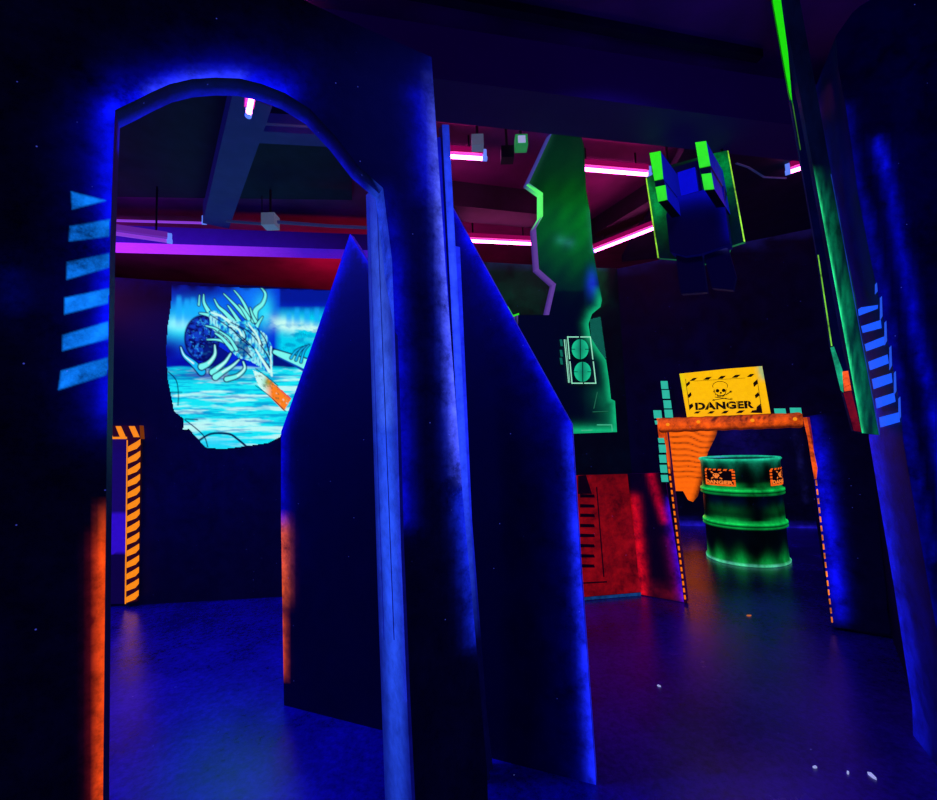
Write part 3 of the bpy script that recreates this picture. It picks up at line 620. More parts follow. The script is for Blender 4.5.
def label_on_drum(a0, a1, z0, z1):
    Rl = RD-.003; O = L(250, 98, 22)
    P = lambda u, v, e=0: dp(Rl+e, z0+(z1-z0)*v, a0+(a1-a0)*u)
    b = Build()
    def q(u0_, v0, u1, v1, sk=0, col=O, e=.002):
        n = max(1, int(abs(u1-u0_)*14)); 
        for i in range(n):
            ua, ub = u0_+(u1-u0_)*i/n, u0_+(u1-u0_)*(i+1)/n; b.face([P(ua, v0, e), P(ub, v0, e), P(ub+sk, v1, e), P(ua+sk, v1, e)], [col]*4)
    q(0, 0, 1, 1, col=L(10, 2, 8), e=.0)
    for k in range(6): q(.02+k*.165, .90, .115+k*.165, 1.0, .03)
    for k in range(4): q(0, .26+k*.18, .085, .37+k*.18); q(.915, .26+k*.18, 1, .37+k*.18)
    q(0, 0, 1, .09)
    q(.0, .09, .05, .26); q(.95, .09, 1, .26)
    ob = b.obj('warning_label', M_CRISP, dm)
    b = Build(); O2 = L(255, 130, 50)
    for f in TF: b.face([P(.06+.88*TV[i][0], .10+.22*TV[i][1], .004) for i in f], [O2]*len(f))
    b.obj('lettering', M_CRISP, ob)
    b = Build()
    cx, cy = .46, .62
    pl_ = [(cx+.11*math.cos(t*math.tau/12), cy+.12*math.sin(t*math.tau/12)) for t in range(12)]
    b.face([P(u, v, .004) for u, v in pl_], [O2]*12)
    for s in (-1, 1): b.face([P(cx+s*.04+.022*math.cos(t*math.tau/8), cy+.02+.03*math.sin(t*math.tau/8), .006) for t in range(8)], [BLACK]*8)
    for s in (-1, 1): b.face([P(cx-s*.2, cy-.2, .003), P(cx-s*.16, cy-.24, .003), P(cx+s*.2, cy+.18, .003), P(cx+s*.16, cy+.22, .003)], [O2]*4)
    b.face([P(cx-.05, cy-.18, .004), P(cx+.05, cy-.18, .004), P(cx+.05, cy-.1, .004), P(cx-.05, cy-.1, .004)], [O2]*4)
    b.obj('skull_emblem', M_CRISP, ob)
def ang_at(x, y, z):     # angle on the drum that a sight line meets
    best = None
    for k in range(720):
        a = th0-1.57+3.14*k/720; p = dp(RD, z, a)-EYE; t = p.dot(fw); px = W/2+F*p.dot(rt)/t
        if best is None or abs(px-x) < best[0]: best = (abs(px-x), a)
    return best[1]
aL, aR = ang_at(705, 0, .78), ang_at(735, 0, .78); aS = aR-aL
label_on_drum(aL, aR, .685, .835)
b1 = ang_at(770, 0, .78); label_on_drum(b1, b1+aS, .685, .835)

# ================================================================= BIG JAGGED GREEN BOARD ON THE REAR WALL
q0, q1 = PBR.hit(540, 430), PBR.hit(610, 430)
PJ = PBR.moved(.80); jd = (q1-q0).normalized()
jvec = -PJ.n*.05 - jd*.022
J = [(553, 131), (558, 129), (579, 128.5), (584, 146), (586, 190), (590, 212), (593, 250), (598, 278), (602, 300), (600.5, 307), (592, 314), (588.5, 324), (590.5, 337), (598, 349), (606, 360), (609, 380), (611, 399), (615, 401), (617, 432), (565, 434),
     (518, 434), (518, 315), (549, 315), (556, 284), (539, 269), (536, 228), (543, 216), (543, 193), (529, 183)]
jg = empty('jagged_scenery_board', PJ.hit(580, 434), 'tall jagged green glowing scenery board mounted on the rear wall above the red panel', 'scenery board')
TE = L(20, 205, 130)
edge = [(592, 268), (600, 298), (600, 307), (592, 314), (588, 324), (590, 337), (598, 349), (606, 360), (609, 380), (611, 399), (615, 401), (616, 431), (575, 432)]
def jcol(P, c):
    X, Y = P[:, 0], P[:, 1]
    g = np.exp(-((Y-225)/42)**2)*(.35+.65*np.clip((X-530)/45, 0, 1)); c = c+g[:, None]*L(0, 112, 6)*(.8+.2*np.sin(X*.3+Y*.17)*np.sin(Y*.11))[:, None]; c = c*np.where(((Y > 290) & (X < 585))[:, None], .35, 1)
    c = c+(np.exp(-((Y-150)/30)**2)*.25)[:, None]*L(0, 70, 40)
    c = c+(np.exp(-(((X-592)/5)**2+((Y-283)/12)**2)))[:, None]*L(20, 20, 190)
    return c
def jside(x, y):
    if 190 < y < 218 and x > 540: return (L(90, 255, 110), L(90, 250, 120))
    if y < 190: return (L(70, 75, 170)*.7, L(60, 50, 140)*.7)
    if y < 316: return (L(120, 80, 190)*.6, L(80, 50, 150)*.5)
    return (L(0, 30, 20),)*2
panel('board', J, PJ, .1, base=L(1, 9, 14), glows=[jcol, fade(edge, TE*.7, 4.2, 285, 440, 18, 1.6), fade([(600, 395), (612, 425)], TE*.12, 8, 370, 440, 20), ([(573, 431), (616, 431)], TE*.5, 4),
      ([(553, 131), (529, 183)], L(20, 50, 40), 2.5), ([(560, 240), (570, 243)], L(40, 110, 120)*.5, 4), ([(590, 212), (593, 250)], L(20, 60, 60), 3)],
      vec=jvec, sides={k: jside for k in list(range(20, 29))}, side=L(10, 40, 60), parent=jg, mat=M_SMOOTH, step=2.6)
zA = lambda pts: zc(540, 300, 5.71, pts)
# perforated mesh infill in the notch
b = Build(); q = PJ.moved(-.03)
msh = zA([(285, 110), (345, 95), (360, 200), (378, 335), (330, 310), (290, 220)])
panel('mesh_infill', msh, q, .006, base=L(4, 70, 56), b=b, step=4)
for i in range(14):
    for j in range(40):
        x, y = 589+i*1.35+(j % 2)*.67, 315+j*1.15
        if inside(np.array([[x, y]]), msh)[0]: b.poly(quad_px((x, y), .62, .55), lambda u, v: q.hit(u, v, .002), L(30, 130, 110))
b.obj('mesh_infill', M_CRISP, jg)
# twin round lamp fitting
fit = empty('twin_lamp_fitting', PJ.hit(580, 384)-Vector(jg.location), None, None); fit.parent = jg
b = Build(); hj = lambda x, y: PJ.hit(*zA([(x, y)])[0], .012); LN = L(150, 235, 190)
for p in ([(155, 208), (222, 208), (222, 214), (155, 214)], [(230, 208), (290, 208), (290, 214), (230, 214)], [(155, 208), (161, 208), (172, 338), (166, 338)], [(168, 350), (174, 350), (186, 478), (180, 478)],
          [(284, 210), (290, 208), (305, 340), (299, 340)], [(301, 350), (307, 350), (322, 478), (316, 478)], [(180, 472), (245, 472), (245, 478), (180, 478)], [(252, 472), (322, 472), (322, 478), (252, 478)],
          [(136, 225), (141, 225), (166, 472), (161, 472)], [(146, 225), (149, 225), (172, 472), (169, 472)], [(222, 205), (230, 205), (252, 478), (245, 478)]):
    b.poly(p, hj, LN if p[0][0] != 222 or p[0][1] != 205 else L(2, 20, 16))
for y in (225, 285, 330): b.poly([(112, y), (126, y), (132, y+38), (118, y+38)], hj, L(10, 100, 80))
o = b.obj('frame', M_CRISP, fit)
for cx, cy in ((229, 281), (243, 410)):
    b = Build(); pc = [zA([(cx+48*math.cos(t*math.tau/36), cy+57*math.sin(t*math.tau/36))])[0] for t in range(36)]
    pm = zA([(cx, cy)])[0]
    for i in range(36):
        a_, b_ = pc[i], pc[(i+1) % 36]
        sh = lambda p: L(24, 200, 140)*(.45+.55*min(1, abs(p[0]-pm[0])/6))
        b.face([PJ.hit(*pm, .026), PJ.hit(*a_, .016), PJ.hit(*b_, .016)], [L(14, 110, 84), sh(a_), sh(b_)])
        b.face([PJ.hit(*a_, .016), PJ.hit(*b_, .016), PJ.hit(*b_, .0), PJ.hit(*a_, .0)], [L(10, 100, 80)]*4)
    for p in ([(cx-60, cy-2), (cx-28, cy-2), (cx-28, cy+2), (cx-60, cy+2)], [(cx+28, cy-2), (cx+60, cy-2), (cx+60, cy+2), (cx+28, cy+2)], [(cx-2, cy-62), (cx+3, cy-62), (cx+4, cy+62), (cx-1, cy+62)]):
        b.poly(p, lambda x, y: PJ.hit(*zA([(x, y)])[0], .028), L(0, 30, 26))
    b.obj('lamp_disc', M_CRISP, fit)
for p in ([(325, 710), (412, 710), (412, 716), (325, 716)], [(406, 712), (412, 712), (416, 750), (410, 750)], [(235, 742), (300, 740), (300, 745), (235, 748)], [(300, 637), (390, 633), (390, 637), (300, 641)], [(325, 525), (330, 525), (310, 620), (305, 620)]):
    b = Build(); b.poly(p, lambda x, y: PJ.hit(*zA([(x, y)])[0], .004), L(70, 190, 140)*(.9 if p[0][1] > 700 else .25)); b.obj('line_trim', M_CRISP, jg)
PN = PBR.moved(.62)
tag(panel('lime_fin', [(508, 306), (513, 315), (519, 313), (520, 331), (519, 342), (500, 342)], PN.moved(.11), .02, base=L(50, 220, 20), mat=M_CRISP, side=L(20, 120, 10), step=6), 'small lime green fin showing above the slanting edge of the right partition', 'fin')

# ================================================================= HANGING BLASTER SCENERY (board with forked prongs)
zB = lambda pts: zc(640, 140, 6.154, pts)
G0, G1, G2 = at_depth(648, 178, 2.62), at_depth(728, 151, 2.36), at_depth(658, 258, 2.62)
PH = plane3(G0, G1, G2)
hb = empty('forked_scenery_unit', PH.hit(700, 255), 'green edged hanging board with blue box body and two forked lime prongs', 'scenery unit')
GL = L(0, 120, 50); LIM = L(165, 250, 60)
panel('backboard', [(646, 178), (671, 165), (710, 154), (728, 150.5), (745, 241.5), (731, 246), (726, 262), (700, 264), (685, 260), (658, 258)], PH, .03, base=L(0, 14, 14), parent=hb, mat=M_BOARD, step=3,
      glows=[([(722, 156), (728, 175)], GL, 13), ([(715, 160), (722, 185)], GL*.4, 16), ([(652, 190), (660, 212)], GL*1.3, 7), ([(650, 185), (656, 225)], GL*.4, 12)],
      decals=[([(645.6, 178), (646.8, 178), (659, 258), (657.6, 258)], LIM), ([(727.2, 150.6), (728.4, 150.6), (745.2, 241.6), (743.8, 241.6)], LIM)], side=L(20, 90, 60))
BV = PH.n
PBX = PH.moved(.10)
bx = lambda name, pts, base, glows, par, off, th, side: panel(name, pts, PH.moved(off), th, base=base, glows=glows, parent=par, mat=M_SMOOTH, step=4, side=side)
bx('lower_body', [(672, 197), (690, 194), (706, 189), (716, 187), (724, 186), (725, 206), (730, 244), (712, 250), (700, 254), (685, 256), (670, 252), (666, 215)], L(0, 0, 30), [([(676, 198), (704, 192)], L(4, 6, 150), 8), ([(720, 188), (729, 235)], L(2, 3, 110), 5), ([(712, 195), (720, 195)], L(3, 5, 120), 6)], hb, .10, .10, L(2, 2, 60))
bx('recess_plate', [(671, 168), (698, 160), (702, 190), (675, 197)], L(1, 2, 44), [], hb, .03, .03, L(1, 1, 50))
bx('raised_block', [(677.5, 172.5), (695, 167), (698.5, 191), (681, 196)], L(6, 10, 205), [([(682, 190), (697, 186)], L(-4, -4, -60), 6)][:0], hb, .08, .05, L(2, 2, 90))
bx('lower_lobe', [(676, 254), (702, 254), (707, 292), (681, 294), (678, 276)], L(0, 0, 20), [], hb, .06, .05, L(3, 4, 40))
bx('lower_lobe', [(704, 256), (713, 247), (728, 248), (736, 276), (733, 290), (712, 288)], L(0, 0, 22), [([(714, 247), (727, 249)], L(40, 40, 120), 1.5)], hb, .06, .05, L(3, 4, 40))
def prong(front1, front2, gap, depthv):
    PF = PH.moved(.30); g = empty('fork_prong', PF.hit(*front1[3])-Vector(hb.location), None, None); g.parent = hb
    LG = L(50, 240, 30)
    out = [front1[0], front1[1], front1[2], gap[1], front2[1], front2[2], front2[3], front2[0], gap[0], front1[3]]
    def hitv(t): return depthv
    b = Build(); n = len(out); P = [PF.hit(*p) for p in out]; Q = [p+depthv for p in P]
    cols = {0: L(30, 160, 40)*.6, 1: L(8, 14, 150), 2: L(0, 0, 10), 3: L(8, 14, 140), 4: L(8, 12, 160), 5: L(0, 0, 4), 6: L(0, 4, 60), 7: L(0, 4, 60), 8: L(0, 2, 40), 9: L(0, 6, 60)}
    for k in range(n):
        c_ = cols[k]; b.face([P[k], P[(k+1) % n], Q[(k+1) % n], Q[k]], [c_, c_, c_*.8, c_*.8])
    b.poly(out, lambda x, y: PF.hit(x, y)+depthv, BLACK)
    b.poly([front1[3], front1[2], gap[1], front2[1], front2[0], gap[0]], PF.hit, L(0, 3, 10))
    b.obj('prong_body', M_SMOOTH, g)
    for i, fr1 in enumerate((front1, front2)):
        panel('lime_face', fr1, PF.moved(.008), .008, base=LG, parent=g, mat=M_SMOOTH, step=4, side=LG*.6, glows=[([fr1[2], fr1[3]], np.array([0, -.12 if i else -.05, 0]), 5)])
dv = at_depth(721, 206, 2.66)-at_depth(704.5, 189.5, 2.3)
dv = (-PH.n*.27 + (at_depth(719, 203, 2.3)-at_depth(705, 190, 2.3))*.55)
prong([(649.4, 153), (660.4, 151), (663, 178.5), (654.3, 180.3)], [(655.4, 187), (665.3, 185), (667, 199.3), (658, 201.4)], [(655, 183), (664, 181)], dv)
prong([(695.2, 142.4), (706, 141), (710.3, 165.3), (699.4, 167.6)], [(701.4, 174.2), (711.2, 173), (714, 188.8), (704.2, 189.6)], [(700.5, 171), (710.7, 169)], dv)
for x, y in ((668, 170), (722, 154)):
    b = Build(); p = PH.hit(x, y, -.015); b.tube(p-Vector((0, 0, .05)), Vector((p.x, p.y, HC)), .008, 8); b.obj('hanger_rod', M_DARKP, hb)
for x, y in ((556, 136), (577, 136)):
    b = Build(); p = PJ.hit(x, y, -.04); b.tube(p-Vector((0, 0, .04)), Vector((p.x, p.y, HC)), .008, 8); b.obj('hanger_rod', M_DARKP, jg)

# ================================================================= LEANING GREEN COLUMN, RIGHT
K0, K1 = at_depth(821, 215, 1.72), at_depth(846, 215, 1.70); K2 = at_depth(862, 433, 1.72)
PC = Plane(K0, (K1-K0).cross(K2-K0))
KD = (PC.hit(846, 215)-PC.hit(821, 215)).normalized()
cvec = -PC.n*.03
gc = empty('leaning_column', PC.hit(870, 434), 'tall leaning column with a swirled green face and bright edge hanging at right', 'column')
def ccol(P, c):
    X, Y = P[:, 0], P[:, 1]; lx = 814.6+(Y-175)*.1837; wdt = 17+np.clip(Y-175, 0, 300)*.01; t = (X-lx)/wdt
    k = np.clip((Y-165)/40, 0, 1)
    m = .55+.3*np.sin(Y*.11+np.sin(X*.5)*2)+.25*np.sin(Y*.043+1+X*.2)
    return c+k[:, None]*(L(6, 150, 92)*np.clip(m, .15, 1)[:, None]*np.clip(1.15-t, .2, 1)[:, None]+np.exp(-(t*wdt/1.6)**2)[:, None]*L(50, 255, 150))
cp = [(775.5, -38), (793, -38), (831.5, 174), (855.5, 298), (880, 435), (862, 433), (838, 302), (814.6, 175)]
panel('front_face', cp, PC, .1, base=L(2, 6, 34), glows=[ccol], decals=[([(830.6, 174), (831.4, 174), (880, 435), (879, 435)], L(30, 60, 170))], parent=gc, mat=M_GREEN, step=2.4, vec=cvec, side=L(1, 3, 34), sides={1: L(6, 18, 120), 2: L(6, 40, 120), 3: L(8, 50, 110), 5: L(2, 6, 52), 6: L(2, 6, 50), 7: L(2, 6, 44)})
PCL = Plane(PC.p+PC.n*.012, PC.n)
panel('lime_edge', [(768, -38), (778, -38), (781, 0), (788, 52), (792.5, 105), (789, 92), (772.5, 0)], PCL, .01, base=L(30, 225, 6), parent=gc, mat=M_CRISP, step=8, side=L(10, 100, 0))
panel('side_board', [(790, 100), (797, 100), (842, 347), (862, 433), (853, 431), (843, 393), (831, 347), (817.5, 255), (805, 185)], PCL, .012, base=L(1, 3, 34), parent=gc, mat=M_BOARD, step=6,
      side=L(2, 8, 40),
      decals=[([(817.5, 255), (818.7, 255), (832.4, 346), (831, 346)], L(130, 220, 60)), ([(792, 103), (793, 103), (801, 150), (800, 150)], L(60, 120, 30)), (zc(820, 270, 4.444, [(46, 345), (62, 340), (100, 445), (104, 545), (92, 535)]), L(26, 170, 120)), (zc(820, 270, 4.444, [(98, 452), (125, 448), (140, 535), (108, 540)]), L(255, 92, 22)),
              (zc(820, 270, 4.444, [(104, 546), (140, 538), (185, 720), (150, 714)]), L(120, 10, 14))]+[(zc(820, 270, 4.444, [(100+k*2.4, 470+k*17), (128+k*2.4, 456+k*17), (129+k*2.4, 459+k*17), (101+k*2.4, 473+k*17)]), L(120, 20, 0)) for k in range(4)])

# ================================================================= RIGHT FOREGROUND ARCH LEG
rb = on_floor(931, 740)+Vector((.03, 0, 0)); rf = rb-Vector((.13, .28, 0)); PRA = vplane(rf, rf+Vector((.28, -.13, 0)))
rv = rb-rf
C1 = [(852, 13), (836, 36), (838, 67), (846, 108), (852, 150), (858, 195), (872, 266), (886, 330), (901, 410), (903, 440), (917, 521), (935, 622), (957, 760)]
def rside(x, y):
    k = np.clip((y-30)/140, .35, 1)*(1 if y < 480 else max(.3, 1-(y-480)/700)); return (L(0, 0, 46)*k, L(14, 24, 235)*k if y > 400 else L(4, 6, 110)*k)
rp_ = [(860, 6)]+C1+[(958, None), (1180, None), (1180, -120), (900, -20), (877, -4)]
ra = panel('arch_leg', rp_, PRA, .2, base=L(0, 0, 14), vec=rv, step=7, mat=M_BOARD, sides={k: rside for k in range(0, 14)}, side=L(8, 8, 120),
      glows=[fade([(879, 149), (894, 205), (899, 246), (908, 277), (917, 344), (930, 391), (950, 520)], L(2, 4, 200)*.7, 5, 125, 600, 50), fade([(879, 142), (884, 168)], L(10, 16, 255)*.7, 4, 120, 190, 20),
             ([(865, 199), (885, 298), (903, 396), (912, 440), (935, 560)], L(2, 3, 120), 3), ([(846, 108), (872, 266), (901, 410), (917, 521), (935, 622)], L(2, 3, 110), 5), ([(905, 60), (930, 420)], L(0, 0, 34), 60)])
tag(ra, 'dark blue foreground arch leg at the right edge with pale blue bars', 'archway')
# painted bars wrapping round the leg's inner face
PIN = Plane(PRA.hit(886, 330), Vector((rv.y, -rv.x, 0)).cross(Vector((0, 0, 1)))) if False else plane3(PRA.hit(886, 330), PRA.hit(903, 440), PRA.hit(886, 330)+rv)
zC = lambda pts: zc(820, 270, 4.444, pts)
b = Build(); BB = L(26, 90, 255); hi = lambda x, y: PIN.hit(x, y, .006)
for p in ([(168, 168), (258, 155), (256, 172), (172, 204)], [(182, 250), (270, 222), (274, 258), (190, 280)], [(198, 330), (285, 295), (292, 330), (205, 362)], [(214, 408), (300, 375), (306, 415), (222, 446)],
          [(230, 485), (318, 458), (322, 500), (238, 530)], [(245, 572), (330, 545), (336, 585), (252, 616)], [(262, 655), (350, 632), (356, 675), (268, 700)]):
    p = zC(p); b.poly(p, hi, BB)
b.obj('painted_bars', M_CRISP, ra)
b = Build(); b.poly([(842.7, 187), (847, 180), (852, 187), (854.6, 204), (849, 205)], hi, L(8, 16, 170)); b.obj('painted_patch', M_CRISP, ra)
b = Build(); hf = lambda x, y: PRA.hit(x, y, .006)
for k, (x, y) in enumerate([(240, 55), (262, 115), (282, 225), (304, 335), (324, 448), (344, 562)]):
    b.poly(zC([(x+4, y+10), (x+13, y), (x+16, y+90 if k else y+40), (x+4, y+112 if k else y+55)]), hf, L(40, 90, 245)*.85)
b.obj('front_ticks', M_CRISP, ra)

# ================================================================= CEILING: BEAMS, CONDUIT, TUBES
def ceil_beam(name, a, b_, wpx, z, drop, mat=M_BEAM, structure=True):
    """beam under the ceiling whose lower edge line runs between two sighted points at height z"""
    A, B2 = at_z(a[0], a[1], z), at_z(b_[0], b_[1], z); d = (B2-A); n = Vector((-d.y, d.x, 0)).normalized()
    b = Build(); c = (A+B2)/2; b.box(Vector((c.x, c.y, z+drop/2)), d/2, n*wpx/2, Vector((0, 0, drop/2)))
    o = b.obj(name, mat); return struct(o) if structure else o
M_BLUEB = simple_mat('blue_lit_beam', (.05, .05, .12), .6, noise=.3, em=(.01, .012, .35), es=.16, sample=False)  # blue light on these beams put in as emission
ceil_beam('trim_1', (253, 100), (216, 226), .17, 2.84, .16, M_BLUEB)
ceil_beam('trim_2', (236, 136), (345, 142), .10, 2.86, .14, M_BLUEB)
ceil_beam('trim_3', (300, 85), (860, 152), .26, 2.75, .25, M_NAVYB)
ceil_beam('trim_4', (440, 212), (560, 224), .22, 2.82, .18)
ceil_beam('trim_5', (592, 243), (672, 196), .20, 2.86, .14)
ceil_beam('trim_6', (400, -6), (760, 60), .04, 2.96, .04)
for i, (a, c) in enumerate([((300, 40), (800, 128))]): pass
def ceil_slab(name, px, z, th, mat):
    T = [at_z(x, y, z) for x, y in px]; U = [p+Vector((0, 0, th)) for p in T]; b = Build(); n = len(T)
    b.face(T, [BLACK]*n); b.face(U[::-1], [BLACK]*n)
    for k in range(n): b.face([T[k], T[(k+1) % n], U[(k+1) % n], U[k]], [BLACK]*4)
    return struct(b.obj(name, mat))
ceil_slab('shade_sheet_right', [(684, 150), (855, 130), (855, 238), (622, 262)], 2.84, .06, M_WALL)  # added dark sheet, stands in for shade on the ceiling behind the forked unit
ceil_slab('shade_sheet_left', [(40, 62), (352, 62), (352, 200), (40, 196)], 2.965, .03, M_WALL)  # added dark sheet that keeps the ceiling seen under the archway dark
# duct running over the mural, violet light on it put into its colours
A, B2 = at_z(40, 240, 2.72), at_z(395, 251, 2.72); d = B2-A; n = Vector((-d.y, d.x, 0)).normalized()
b = Build(); NSG = 14
def vio(t): return L(215, 50, 245)*max(0, 1-t*1.5)*.85+L(62, 16, 215)*.9*(1-.3*t)
def ind(t): return L(60, 14, 205)*max(.15, 1-t*1.0)*.8
for i in range(NSG):
    t0, t1 = i/NSG, (i+1)/NSG; p, q = A+d*t0, A+d*t1; s0, s1 = max(0, t0-.2)/.8, max(0, t1-.2)/.8; U = Vector((0, 0, .13))
    b.face([p, q, q+n*.19, p+n*.19], [vio(s0), vio(s1), vio(s1), vio(s0)])
    b.face([p, q, q+U, p+U], [ind(s0), ind(s1), ind(s1)*.6, ind(s0)*.6])
    b.face([p+U, q+U, q+U+n*.19, p+U+n*.19], [BLACK]*4); b.face([p+n*.19, q+n*.19, q+U+n*.19, p+U+n*.19], [BLACK]*4)
o = b.obj('ceiling_duct', M_SMOOTH); tag(o, 'long violet lit box duct under the ceiling above the mural', 'duct')

def tube_light(a, za, c, zb, label, group=None, mat=M_TUBE, r=.0115, capboth=True, house=True):
    A, B2 = at_z(a[0], a[1], za), at_z(c[0], c[1], zb); d = (B2-A).normalized()
    g = empty('tube_light', (A+B2)/2, label, 'tube light', group)
    b = Build(); b.tube(A, B2, r, 12); b.obj('glow_tube', mat, g)
    if house:
        s = d.cross(Vector((0, 0, 1))).normalized(); b = Build(); c_ = (A+B2)/2+Vector((0, 0, .038)); b.box(c_, (B2-A)/2*1.02, s*.02, Vector((0, 0, .018))); 
        b.obj('housing', M_FIX if mat is M_TUBE else M_VIOH, g)
        top = c_+Vector((0, 0, .018))
        if HC-top.z > .01:
            b = Build(); 
            for t in (-.35, .35):
                b = Build(); p = top+(B2-A)*t; b.tube(p, Vector((p.x, p.y, HC)), .006, 6); b.obj('hanging_wire', M_DARKP, g)
    for e, sgn in ((A, -1), (B2, 1)):
        b = Build(); b.tube(e, e+d*sgn*.03, r*1.25, 12); b.box(e+d*sgn*.015+Vector((0, 0, .025)), d*.012, d.cross(Vector((0, 0, 1))).normalized()*.012, Vector((0, 0, .028))); b.obj('end_cap', M_CAP, g)
    return g
tube_light((395, 153), 2.86, (482, 158.5), 2.86, 'pink tube light beside the grey box, right of the archway top')
tube_light((575, 168.5), 2.86, (647, 174.5), 2.86, 'long pink tube light between the jagged board top and the forked unit')
tube_light((462, 240.5), 2.72, (534, 244), 2.72, 'pink tube light ending at the left edge of the jagged board')
tube_light((595, 251), 2.74, (656, 227.5), 2.74, 'slanting pink tube light running up to the forked unit')
tube_light((249, 112), 2.72, (254, 84), 2.72, 'small pink tube light peeping under the top of the archway')
tube_light((791, 171.5), 2.78, (826, 160), 2.78, 'pink tube light sticking out behind the leaning green column')
tube_light((294, 1), 2.9, (276, -8), 2.9, 'pink tube light just visible over the top edge of the archway')
tube_light((90, 230), 2.6, (167, 241), 2.6, 'dim violet tube light in front of the violet duct', mat=M_TUBE2, r=.012)
tube_light((60, 219), 2.86, (202, 223), 2.86, 'thin violet tube light lying on top of the violet duct', mat=M_TUBE2, r=.009, house=False)

def small_box(name, x, y, z, s, mat, label, cat, face=None):
    p = at_z(x, y, z); b = Build(); b.box(p, Vector((s, 0, 0)), Vector((0, s, 0)), Vector((0, 0, s*.95)))
    g = empty(name, p, label, cat); b.obj('housing', mat, g)
    if face:
        b = Build(); b.box(p-Vector((0, s+.004, 0)), Vector((s*.6, 0, 0)), Vector((0, .004, 0)), Vector((0, 0, s*.55))); b.obj('lens', face, g)
    b = Build(); b.tube(p+Vector((0, 0, s)), Vector((p.x, p.y, HC)), .008, 6); b.obj('bracket', M_DARKP, g)
    return g
small_box('junction_box', 477.5, 143, 2.84, .033, M_GREY, 'pale grey junction box above the pink tube right of the archway', 'junction box')
M_GS = simple_mat('green_sensor_glow', (.05, .3, .1), .5, em=(.02, .35, .10), es=.5, sample=False)
small_box('motion_sensor', 521, 143.5, 2.84, .034, M_GS, 'small green lit sensor box with a white lens beside the jagged board top', 'sensor', M_WHITE)
small_box('junction_box', 270.5, 221.5, 2.74, .045, M_GREY, 'small blue grey box on the conduit seen through the archway', 'junction box')
small_box('ceiling_speaker', 507, 155, 2.80, .036, M_DARKP, 'small black box hanging right of the short pink tube', 'speaker')
def conduit(pts, z, r, label, mat=M_CONDUIT):
    P = [at_z(x, y, z) for x, y in pts]; g = empty('conduit', P[0], label, 'conduit'); b = Build()
    for p, q in zip(P[:-1], P[1:]): b.tube(p, q, r, 8)
    b.obj('pipe', mat, g)
    for p in (P[-1],):
        b = Build(); b.tube(p, Vector((p.x, p.y, HC)), .004, 6); b.obj('ceiling_clip', M_DARKP, g)
    return g
conduit([(277, 222), (330, 226), (375, 228)], 2.74, .012, 'dark conduit running right from the small box under the archway')
conduit([(226, 221), (262, 224)], 2.76, .010, 'short dark conduit left of the small box under the archway')
conduit([(736, 163), (748, 167), (764, 177), (786, 178)], 2.84, .007, 'thin cable arc left of the tube light by the leaning column')
conduit([(262, 124), (330, 128)], 2.9, .007, 'thin cable along the cross beam under the archway')
conduit([(700, 222), (712, 213)], 2.7, .004, 'short wire hanging behind the forked unit') if False else None

# ================================================================= SCRAPS ON THE FLOOR
for i, (x, y, s, mt, lb) in enumerate([(815, 768, .008, M_WHITE, 'tiny white scrap on the floor, left of the three by the right arch leg'), (848, 773.5, .008, M_WHITE, 'tiny white scrap on the floor, middle of the three by the right arch leg'),
                                       (872, 776.5, .017, M_WHITE, 'longest pale scrap on the floor beside the right arch leg'), (659, 686.5, .009, M_WHITE, 'tiny white scrap on the floor below the sprayed corner panel'), (749, 616, .016, M_ORSC, 'tiny orange scrap on the floor in front of the drum')]):
    p = on_floor(x, y); b = Build(); n = 6; a0 = i*.8
    top = [p+Vector((math.cos(a0)*s*math.cos(t*math.tau/n)*(1.2 if i == 2 else 1)-math.sin(a0)*s*.4*math.sin(t*math.tau/n), math.sin(a0)*s*math.cos(t*math.tau/n)+math.cos(a0)*s*.4*math.sin(t*math.tau/n), .004+.003*(t % 2))) for t in range(n)]
    bot = [Vector((v.x, v.y, .0005)) for v in top]
    b.face(top, [BLACK]*n); b.face(bot[::-1], [BLACK]*n)
    for k in range(n): b.face([top[k], top[(k+1) % n], bot[(k+1) % n], bot[k]], [BLACK]*4)
    tag(b.obj('paper_scrap', mt), lb, 'scrap')

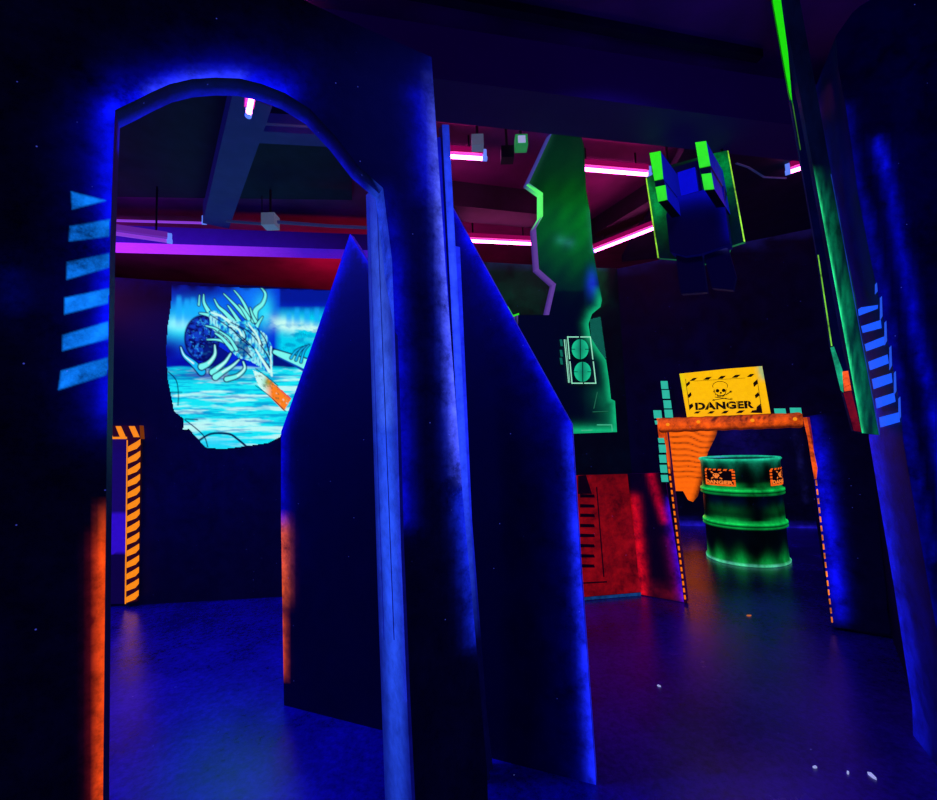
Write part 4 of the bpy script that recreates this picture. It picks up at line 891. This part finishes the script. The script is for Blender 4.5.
# ================================================================= LIGHTS
def area(name, loc, target, size, energy, col, spread=180):
    l = bpy.data.lights.new(name, 'AREA'); l.shape = 'DISK'; l.size = size; l.energy = energy; l.color = col; l.spread = math.radians(spread)
    o = bpy.data.objects.new(name, l); o.location = loc; COL.objects.link(o)
    o.rotation_euler = (Vector(target)-Vector(loc)).to_track_quat('-Z', 'Y').to_euler(); o.visible_glossy = True
    return o
UV = (.015, .03, 1.0)
area('blue_fill', (-1.1, 1.65, 2.8), (-1.0, 2.3, 0), .4, 30, UV, 120)  # blue fill lamps added out of view, for overhead black light
area('blue_fill', (-2.75, 2.9, 2.7), (-2.1, 3.0, 0), .4, 16, UV, 130)
area('blue_fill', (.2, .9, 2.8), (.3, 1.8, 0), .4, 3, UV, 110)
area('blue_fill', (.75, 1.55, 2.85), (.9, 2.4, 0), .3, 4, (.05, .02, 1.0), 130)
area('blue_fill', (3.3, 4.7, 2.2), (3.1, 4.8, 0), .3, 7, (.12, .04, 1.0), 130)
area('violet_lamp', (-3.2, 3.2, 2.5), (-2.4, 3.6, 3.0), .3, 2.0, (.6, .08, 1.0), 160)
area('red_fill', (-1.2, 4.3, 2.2), (-1.2, 4.4, 3.0), .3, 3.5, (1, .02, .10), 170)  # unseen lamp added behind the back wall to redden the ceiling
area('blue_fill', (1.2, 1.25, 2.5), (1.0, 1.4, 3.0), .3, .8, (.06, .01, 1.0), 170)  # unseen upward lamp added to tint the near ceiling blue
w = bpy.data.worlds.new('dark'); S.world = w; w.use_nodes = True
w.node_tree.nodes['Background'].inputs[0].default_value = (.0, .0, .02, 1); w.node_tree.nodes['Background'].inputs[1].default_value = .3

GROUPS = {'tube light': 'tube lights under the ceiling', 'conduit': 'conduits and cables under the ceiling', 'scrap': 'small scraps on the floor', 'partition': 'pointed partition boards behind the archway pillar', 'junction box': 'junction boxes under the ceiling'}
for o in list(S.objects):
    if o.parent is None and o.get('category') in GROUPS: o['group'] = GROUPS[o['category']]

# ================================================================= CAMERA
cd = bpy.data.cameras.new('camera'); cam = bpy.data.objects.new('camera', cd); COL.objects.link(cam)
cd.sensor_width = 36; cd.sensor_fit = 'HORIZONTAL'; cd.lens = 36*F/W; cd.clip_start = .02
cam.matrix_world = Matrix.Translation(EYE) @ Matrix((rt, up, -fw)).transposed().to_4x4()
S.camera = cam
S.view_settings.view_transform = 'Standard'; S.view_settings.look = 'None'; S.view_settings.exposure = 0; S.view_settings.gamma = 1
S.cycles.sample_clamp_indirect = 4; S.cycles.use_denoising = True; S.cycles.max_bounces = 6
